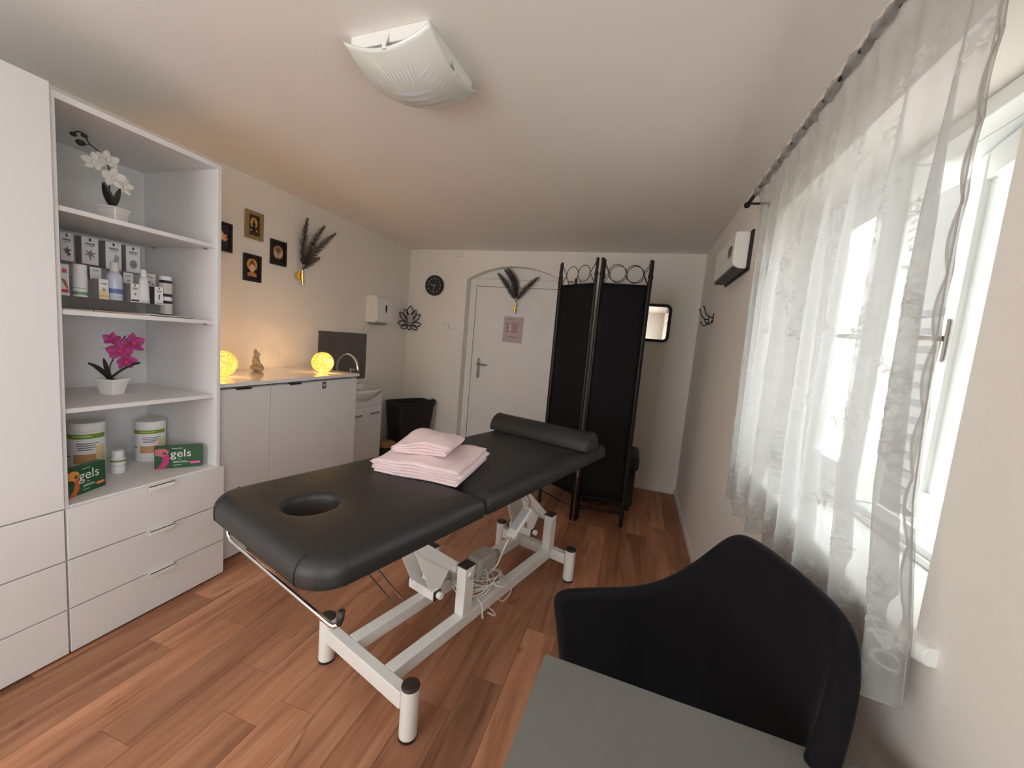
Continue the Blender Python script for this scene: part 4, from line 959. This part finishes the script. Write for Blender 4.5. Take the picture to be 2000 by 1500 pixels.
# ------------------------------------------------------------------ cosmetics on the middle shelf
ar = thing('acrylic_riser', 'clear three-step acrylic display riser under the cosmetics', 'display riser', (-2.28, 1.17, 1.335))
for x0_, x1_, zt, ye in ((-2.245, -2.15, 1.388, 1.320), (-2.335, -2.245, 1.470, 1.350), (-2.425, -2.335, 1.531, 1.350)):
    MB().box(x0_, x1_, .972, ye, zt-.003, zt).box(x1_-.003, x1_, .972, ye, 1.3353, zt-.003).build('step', 'acryl', ar)
GR = 'cosmetics on the middle shelf'
def carton(label, x, y0, y1, z0, z1, d, side, shapes, rot=0, name='product_carton'):
    W, Hh = y1-y0, z1-z0
    t = thing(name, label, 'box', (x, (y0+y1)/2, z0), radians(rot), group=GR)
    MB().box(-d, 0, -W/2, W/2, .0003, Hh).build('carton', 'paper', t, world=False, bevel=.0008)
    MB().box(-d+.001, -.001, -W/2-.0004, -W/2, .001, Hh-.001).build('side_print', side, t, world=False)
    for k, (poly, c) in enumerate(shapes):
        MB().prism([(a*W, b*Hh) for a, b in poly], ((.0002*(k+1), 0, 0), (0, 1, 0), (0, 0, 1), (1, 0, 0)), .0002).build('print_shape', flat('ink_%d_%d_%d' % c, *c, .6), t, world=False)
    return t
def blossom(cx, cy, r, n=5): return [(cx+(r if k % 2 == 0 else r*.38)*cos(pi*k/n+.3), cy+(r if k % 2 == 0 else r*.38)*.45*sin(pi*k/n+.3)) for k in range(2*n)]
def bar_(x0, x1, y0, y1): return [(x0, y0), (x1, y0), (x1, y1), (x0, y1)]
logo = [(bar_(-.07, .07, .86, .96), (60, 55, 62)), (bar_(-.3, .3, .74, .79), (120, 116, 122)), (bar_(-.25, .25, .68, .705), (150, 146, 150))]
gs, gl = flat('carton_side_grey', 150, 142, 146), flat('carton_side_mauve', 128, 108, 122)
k_ = lambda *a: list(a)
carton('tall white carton with purple blossom on the top riser step', -2.355, 1.054, 1.096, 1.5313, 1.655, .04, gl, logo+[(blossom(0, .40, .36), (110, 84, 106)), (blossom(.1, .28, .22, 4), (92, 66, 96)), (bar_(-.5, .5, 0, .05), (140, 70, 120))])
carton('tall white carton with grey spreading twig print', -2.355, 1.122, 1.178, 1.5313, 1.655, .045, gs, logo+[(blossom(0, .42, .40, 6), (140, 134, 128)), (bar_(-.03, .03, .2, .4), (130, 124, 118)), (bar_(-.5, .5, 0, .05), (120, 62, 104))])
carton('tall white carton with faint fan print behind the spray bottle', -2.355, 1.204, 1.262, 1.5313, 1.655, .045, gs, logo+[([(-.1, .2), (.3, .2), (.34, .5), (.1, .58)], (172, 168, 168))])
carton('tall white carton with grey rosebud print', -2.355, 1.280, 1.336, 1.5313, 1.655, .045, gs, logo+[(circ(.28, 14, 0, .32, .17), (150, 146, 150)), (blossom(.05, .30, .22, 4), (120, 116, 122))])
carton('narrow white carton with orange pepper print', -2.19, .976, 1.003, 1.3883, 1.511, .03, gs, [(bar_(-.25, .25, .72, .85), (196, 96, 84)), ([(-.4, .55), (.1, .5), (.35, .3), (.3, .2), (-.1, .35)], (190, 100, 70)), (bar_(-.4, .4, .1, .2), (206, 80, 60))])
carton('small white carton with pale yellow base on the front riser step', -2.17, 1.085, 1.117, 1.3883, 1.472, .04, gs, logo[1:2]+[(bar_(-.5, .5, 0, .45), (226, 206, 160)), (blossom(0, .48, .3, 4), (170, 150, 96)), (bar_(-.5, .5, .12, .2), (206, 176, 120))])
carton('small white carton on the middle step behind the yellow-based one', -2.262, 1.102, 1.140, 1.4703, 1.522, .035, gs, logo[1:])
carton('small white carton on the middle step behind the black-banded one', -2.262, 1.218, 1.255, 1.4703, 1.520, .035, gs, logo[1:]+[(blossom(0, .3, .25), (150, 145, 148))])
carton('small white carton with black band at its foot', -2.17, 1.194, 1.226, 1.3883, 1.470, .045, gs, logo+[(blossom(0, .45, .22, 4), (120, 118, 120)), (bar_(-.45, .45, .06, .15), (58, 56, 60))])
carton('white carton with red berry print on the middle step', -2.262, 1.300, 1.345, 1.4703, 1.532, .035, flat('carton_side_rust', 150, 92, 76), logo[1:]+[(blossom(-.1, .35, .22, 4), (150, 60, 62)), (blossom(.2, .2, .18, 4), (140, 62, 70))])
carton('smallest white carton with lilac band at the end of the front riser step', -2.165, 1.283, 1.318, 1.3883, 1.470, .035, flat('carton_side_dark', 70, 66, 74), logo+[([(-.1, .3), (.05, .28), (.12, .55), (-.05, .6)], (84, 82, 88)), (bar_(-.4, .4, .06, .12), (170, 150, 176))])
def bottle(name, label, cat, x, y, z, parts, group=GR):
    t = thing(name, label, cat, (x, y, z), group=group)
    for pn, prof, mt_ in parts: MB().lathe(prof, (0, 0, 0), 28).build(pn, mt_, t, world=False, smooth=False, bevel=.0006)
    return t
bottle('cosmetic_bottle', 'white cylinder bottle with green sprig label', 'bottle', -2.20, 1.040, 1.3883,
       [('body', [(.020, .0003), (.0215, .002), (.0215, .093)], 'paper'), ('cap', [(.0208, .0932), (.0208, .128), (.019, .131)], 'paper'), ('green_band', [(.0217, .008), (.0217, .022)], flat('soft_green', 128, 160, 122)), ('sprig_print', [(.0217, .034), (.0217, .036)], 'dprint')])
t = bottle('spray_bottle', 'translucent pale blue spray bottle with clear cap', 'bottle', -2.19, 1.148, 1.3883,
       [('body', [(.024, .0003), (.0255, .003), (.0255, .10), (.020, .115), (.0145, .122)], flat('pale_blue_plastic', 196, 202, 216, .2)), ('cap', [(.0145, .1222), (.0145, .160), (.0135, .163)], flat('clear_cap', 214, 210, 206, .15)), ('blue_band', [(.0257, .030), (.0257, .050)], flat('label_blue', 92, 112, 168))])
tb = thing('cream_tube', 'white squeeze tube standing on its cap among the cartons', 'tube', (-2.18, 1.248, 1.3883), group=GR)
MB().loft([[Vector((rx*cos(2*pi*k/20), ry*sin(2*pi*k/20), z)) for k in range(20)] for rx, ry, z in ((.012, .024, .0003), (.013, .0235, .02), (.015, .020, .06), (.0145, .0165, .10), (.013, .0135, .118))]).build('body', 'paper', tb, world=False, smooth=True)
MB().lathe([(.0112, .118), (.0112, .148), (.010, .151)], (0, 0, 0), 20).build('cap', 'pcoat', tb, world=False, bevel=.0006)
for z, lab in ((1.3555, 'dark supplement jar at the bottom of the pair'), (1.4525, 'dark supplement jar stacked on top of the other')):
    bottle('supplement_jar', lab, 'jar', -2.20, 1.349, z-.0005-.0198 if z < 1.4 else z-.0205,
           [('body', [(.024, .0003), (.026, .003), (.026, .07), (.022, .075)], flat('dark_jar', 44, 38, 54, .25)), ('label_wrap', [(.0263, .012), (.0263, .062)], flat('jar_label', 198, 190, 184)), ('lid', [(.0225, .0752), (.0235, .078), (.0235, .092), (.022, .0945)], 'paper')])
for k, (x0_, x1_, y0, y1, c, lab) in enumerate(((-2.11, -2.02, .90, .99, (188, 176, 168), 'small pale card lying at the end of the middle shelf'), (-2.12, -2.03, 1.0, 1.155, (176, 146, 130), 'beige leaflet lying flat in front of the riser'), (-2.115, -2.01, 1.165, 1.335, (196, 190, 186), 'white leaflet lying flat below the cartons'))):
    z = 1.3353; solo(MB().box(x0_, x1_, y0, y1, z, z+.004+.002*k), 'leaflet', flat('leaflet_%d' % k, *c), lab, 'leaflet', group='leaflets on the middle shelf')
solo(MB().prism(rrect(-2.005, -1.999, 1.17, 1.34, .001), ((0, 0, 1.3353), (1, 0, 0), (0, 1, 0), (0, 0, 1)), .003), 'card_strip', 'black', 'thin dark strip lying at the shelf edge by the leaflets', 'strip')

# ------------------------------------------------------------------ orchids
def petal_mesh(mb, c, d, up, L, W, cup=.25):
    c, d, up = Vector(c), Vector(d).normalized(), Vector(up).normalized(); s = d.cross(up).normalized(); up = s.cross(d)
    def fn(u, v):
        t = v; w = W*sin(pi*(.06+.92*t))**.75; x = (u*2-1)
        return c+d*L*t+s*x*w*.5+up*(cup*L*(t*t*.6)-cup*W*.6*x*x*sin(pi*t))
    mb.grid(fn, 6, 7)
def orchid_flower(c, face, size, mat, parent, seed, lip=None):
    rr = random.Random(seed); face = Vector(face).normalized(); a = Vector((0, 0, 1))-face*face.z; a.normalize(); b = face.cross(a)
    for k, (an, L, W) in enumerate(((0, 1, .8), (1.25, 1.0, 1.05), (-1.25, 1.0, 1.05), (2.45, .95, .75), (-2.45, .95, .75))):
        m = MB(); an += rr.uniform(-.15, .15); d = a*cos(an)+b*sin(an)+face*.22
        petal_mesh(m, c, d, face, L*size, W*size*.85, .22); m.build('petal', mat, parent, smooth=True, flipfix=False, mods=(('SOLIDIFY', {'thickness': .0008}),))
    MB().ell(Vector(c)+face*.008, .007*size/.035, .007*size/.035, .009*size/.035).build('flower_centre', lip or mat, parent, smooth=True)
def blade(mb, p0, p1, lift, W):
    p0, p1 = Vector(p0), Vector(p1); d = p1-p0; s = d.cross(Vector((0, 0, 1))).normalized()
    def fn(u, v):
        x = u*2-1; w = W*sin(pi*(.10+.88*v))**.8
        return p0+d*v+Vector((0, 0, lift*sin(pi*v*.75)))+s*x*w*.5+Vector((0, 0, .25*W*x*x))
    mb.grid(fn, 4, 9)
def pot(t, c, wt, wb, h, rz):
    R = Matrix.Rotation(rz, 3, 'Z'); q = lambda w_, z: [Vector(c)+R @ Vector((a, b, z)) for a, b in rrect(-w_/2, w_/2, -w_/2, w_/2, .004, 3)]
    MB().loft([q(wb, .0004), q(wt, h-.01), q(wt+.006, h-.01), q(wt+.006, h), q(wt-.006, h), q(wt-.010, h-.015)], caps=True).build('pot', 'ceramic', t, bevel=.001)
    MB().loft([q(wt-.010, h-.013), q(wt-.012, h-.006)]).build('soil', 'soil', t)
po = thing('potted_orchid', 'magenta artificial orchid in a tapered white square pot', 'orchid', (-2.235, 1.155, .968))
c = (-2.235, 1.155, .968); pot(po, c, .078, .056, .072, radians(20))
for p1, l_, W in (((-2.20, 1.060, 1.100), .015, .032), ((-2.19, 1.235, 1.095), .02, .036), ((-2.25, 1.135, 1.115), .01, .030)):
    m = MB(); blade(m, (c[0], c[1]-.01, 1.034), p1, l_, W); m.build('leaf', 'leaf', po, smooth=True, flipfix=False, mods=(('SOLIDIFY', {'thickness': .002}),))
MB().tube(catmull([(c[0], c[1], 1.034), (c[0]+.005, c[1]-.01, 1.09), (-2.225, 1.165, 1.15), (-2.225, 1.18, 1.20), (-2.22, 1.20, 1.235)]), .0026, 8).build('stem', 'leaf', po, smooth=True)
MB().tube([(-2.225, 1.165, 1.165), (-2.20, 1.12, 1.178), (-2.19, 1.095, 1.180)], [.0012, .001, .0005], 6).build('twig', 'leaf', po, smooth=True)
orchid_flower((-2.205, 1.215, 1.200), (.75, .05, .25), .050, 'magenta', po, 1, flat('pink_lip', 196, 60, 96))
orchid_flower((-2.195, 1.165, 1.165), (.8, -.5, .15), .048, 'magenta', po, 2, flat('pink_lip', 196, 60, 96))
orchid_flower((-2.200, 1.185, 1.120), (.8, .0, -.3), .042, 'magenta', po, 3, flat('pink_lip', 196, 60, 96))
orchid_flower((-2.22, 1.150, 1.215), (.6, -.5, .4), .034, 'magenta', po, 4, flat('pink_lip', 196, 60, 96))
po = thing('potted_orchid', 'white artificial orchid with dark buds in a low white pot on the top shelf', 'orchid', (-2.225, 1.165, 1.70))
c = (-2.225, 1.165, 1.70); pot(po, c, .075, .062, .085, radians(25))
for p1, l_, W in (((-2.205, 1.125, 1.868), .0, .036), ((-2.20, 1.178, 1.860), .0, .034)):
    m = MB(); blade(m, (c[0], c[1], 1.775), p1, l_, W); m.build('leaf', 'leaf', po, smooth=True, flipfix=False, mods=(('SOLIDIFY', {'thickness': .002}),))
st = catmull([(c[0], c[1], 1.775), (-2.225, 1.155, 1.85), (-2.23, 1.16, 1.93), (-2.23, 1.14, 1.985), (-2.22, 1.09, 2.012), (-2.21, 1.075, 2.035), (-2.20, 1.05, 2.036), (-2.20, 1.035, 2.025)])
MB().tube(st, .0024, 8).build('stem', 'leaf', po, smooth=True)
for p, s in (((-2.20, 1.033, 2.018), .009), ((-2.205, 1.068, 2.030), .009), ((-2.195, 1.052, 1.995), .013)):
    MB().ell(p, s, s*1.2, s*.9).build('bud', 'leaf', po, smooth=True)
MB().tube([(-2.21, 1.085, 2.005), (-2.2, 1.068, 1.995), (-2.195, 1.052, 1.995)], .0015, 6).build('bud_stalk', 'leaf', po, smooth=True)
orchid_flower((-2.215, 1.145, 1.97), (.8, -.1, .3), .042, 'petalw', po, 11)
orchid_flower((-2.22, 1.105, 1.945), (.7, -.6, 0), .040, 'petalw', po, 12)
orchid_flower((-2.21, 1.160, 1.905), (.8, -.1, -.1), .045, 'petalw', po, 13)
orchid_flower((-2.22, 1.205, 1.885), (.7, .3, -.1), .038, 'petalw', po, 14)

# ------------------------------------------------------------------ tubs and gel boxes in the bottom compartment
def tub(label, x, y, r, hgt, yaw):
    t = thing('powder_tub', label, 'tub', (x, y, .60), group='powder tubs on the bottom shelf')
    L = lambda p, n, mt_, **k: MB().lathe(p, (0, 0, 0), 40).build(n, mt_, t, world=False, **k)
    L([(r*.95, .0004), (r, .004), (r, hgt*.80), (r*.95, hgt*.83)], 'body', 'paper', bevel=.001)
    L([(r*.98, hgt*.83), (r*1.02, hgt*.84), (r*1.02, hgt*.985), (r*.97, hgt), (r*.6, hgt*.995)], 'lid', 'pcoat', bevel=.001)
    def wrap(a0, a1, z0, z1, n, mt_, off=.0006, nn=14):
        MB().grid(lambda u, v: Vector(((r+off)*cos(a0+(a1-a0)*u), (r+off)*sin(a0+(a1-a0)*u), (z0+(z1-z0)*v)*hgt)), nn, 1).build(n, mt_, t, world=False, smooth=True)
    wrap(yaw-1.5, yaw+1.1, .70, .79, 'green_band', 'limeg')
    mm = MB()
    for k, (aa, bb, z) in enumerate(((-.55, .65, .60), (-.55, .45, .56), (-.5, .55, .52), (-.5, .3, .48))):
        mm.grid(lambda u, v: Vector(((r+.0006)*cos(yaw+aa+(bb-aa)*u), (r+.0006)*sin(yaw+aa+(bb-aa)*u), (z+.016*v)*hgt)), 8, 1)
    mm.build('label_lines', 'dprint', t, world=False)
    mm = MB(); mm.grid(lambda u, v: Vector(((r+.0008)*cos(yaw-.75+1.0*u), (r+.0008)*sin(yaw-.75+1.0*u), (.738+.022*v)*hgt)), 8, 1).build('band_lettering', flat('pale_green_ink', 190, 205, 140), t, world=False)
    wrap(yaw-.75, yaw+.7, .22, .40, 'tan_print', 'tan')
    wrap(yaw+.45, yaw+1.0, .26, .56, 'vanilla_print', flat('vanilla', 224, 204, 150), .0009)
    wrap(yaw-1.5, yaw-.95, .35, .37, 'side_line', 'black', .0006, 6)
    return t
tub('large white powder tub with green band behind the orange gel box', -2.345, 1.115, .062, .235, radians(-25))
tub('large white powder tub with green band behind the pink gel box', -2.325, 1.352, .060, .205, radians(-28))
t = bottle('pill_bottle', 'small white pill bottle with narrow green band', 'bottle', -2.225, 1.165, .60, [('body', [(.024, .0004), (.026, .003), (.026, .068), (.019, .075)], 'paper'), ('cap', [(.0205, .0752), (.0215, .078), (.0215, .104), (.0195, .106)], 'pcoat'), ('green_band', [(.0263, .055), (.0263, .064)], 'limeg'), ('label_line', [(.0263, .036), (.0263, .038)], 'dprint')], group=None)
def gel_box(label, p, q, hgt, accent, wing):
    p, q = Vector((*p, .6003)), Vector((*q, .6003)); d = (q-p); L = d.length; rz = math.atan2(d.y, d.x)
    t = thing('gel_box', label, 'box', tuple((p+q)/2), rz, group='green gel boxes')
    MB().box(-L/2, L/2, 0, .032, 0, hgt).build('carton', 'green', t, world=False, bevel=.001)
    F = lambda o: ((0, -.0002*o, 0), (1, 0, 0), (0, 0, 1), (0, -1, 0))
    swoosh = [(-.36, .02), (-.28, .25), (-.26, .55), (-.32, .70), (-.44, .80), (-.40, .92), (-.30, .95), (-.22, .72), (-.19, .45), (-.24, .2), (-.33, .02)]
    swoosh = [(-.47, .02), (-.36, .22), (-.32, .45), (-.34, .60), (-.22, .62), (-.19, .45), (-.22, .22), (-.30, .02)]
    MB().prism([(a*L, b*hgt) for a, b in swoosh], F(1), .0003).build('swoosh_print', flat(accent[0], *accent[1]), t, world=False)
    MB().prism([(a*L, b*hgt) for a, b in [(-.48, .62), (-.40, .60), (-.33, .55), (-.24, .62), (-.20, .80), (-.28, .90), (-.40, .93), (-.49, .88)]], F(2), .0003).build('fruit_print', flat(wing[0], *wing[1]), t, world=False)
    MB().prism([(a*L, b*hgt) for a, b in [(-.34, .66), (-.27, .62), (-.24, .72), (-.31, .78)]], F(3), .0003).build('fruit_core', flat('core_%s' % wing[0], *[int(x*.55) for x in wing[1]]), t, world=False)
    m = MB(); text_mesh('gels', hgt*.50, (Vector((.05*L, -.0009, hgt*.66)), (1, 0, 0), (0, 0, 1), (0, -1, 0)), m); m.build('lettering', 'paper', t, world=False, flipfix=False)['label'] = 'white lettering gels'
    for x0_, x1_, z in ((-.14, .08, .90), (-.02, .05, .40), (-.12, .16, .29), (-.12, .22, .24), (-.12, .05, .12)): MB().prism([(x0_*L, z*hgt), (x1_*L, z*hgt), (x1_*L, (z+.025)*hgt), (x0_*L, (z+.025)*hgt)], F(2), .0003).build('text_line', flat('pale_ink', 190, 205, 190), t, world=False)
    MB().prism([(a*L, b*hgt) for a, b in rrect(.24, .46, .17, .26, .03)], F(2), .0003).build('flavour_tag', flat(accent[0]+'_tag', *[min(255, int(x*1.15+25)) for x in accent[1]]), t, world=False)
gel_box('green gel box with orange swoosh standing at the shelf edge', (-2.045, .912), (-2.100, 1.056), .112, ('gel_orange', (204, 96, 48)), ('fruit_orange', (222, 150, 74)))
gel_box('green gel box with pink swoosh standing before a tub', (-2.145, 1.262), (-2.030, 1.402), .108, ('gel_pink', (206, 44, 120)), ('fruit_pink', (206, 110, 120)))

# ------------------------------------------------------------------ outside the window
ext = struct(MB().box(.9, 14, -8, 16, -.9, -.6), 'ground_outside', flat('pale_paving', 190, 186, 178, .9))
nh = thing('neighbour_house', 'house with beige eave, its grey wall added to dim the view outside', 'house', (5.0, 10, -.6))
MB().box(3.4, 9.5, 6.9, 18, -.6, 5.2).build('wall', flat('grey_render', 112, 112, 108, .9), nh)  # wall added in dark grey to dim the sky behind the far sash
MB().box(2.9, 9.8, 6.5, 18.4, 5.2, 5.45).build('eave', flat('beige_eave', 206, 186, 160, .8), nh)
MB().box(3.37, 3.4, 9.0, 10.1, 1.0, 2.3).build('house_window', flat('house_glass', 120, 124, 128, .2), nh)
sf = thing('slat_screen', 'dark horizontal slat screen standing outside the window', 'slat screen', (2.05, 4.5, -.6))
for k in range(17):
    z = -.35+.135*k; MB().box(2.03, 2.07, 3.6, 5.4, z, z+.05).build('slat', flat('dark_slat', 62, 62, 66, .6), sf)
for y in (4.2, 5.35): MB().box(2.07, 2.11, y, y+.05, -.6, 1.9).build('post', flat('dark_slat', 62, 62, 66, .6), sf)
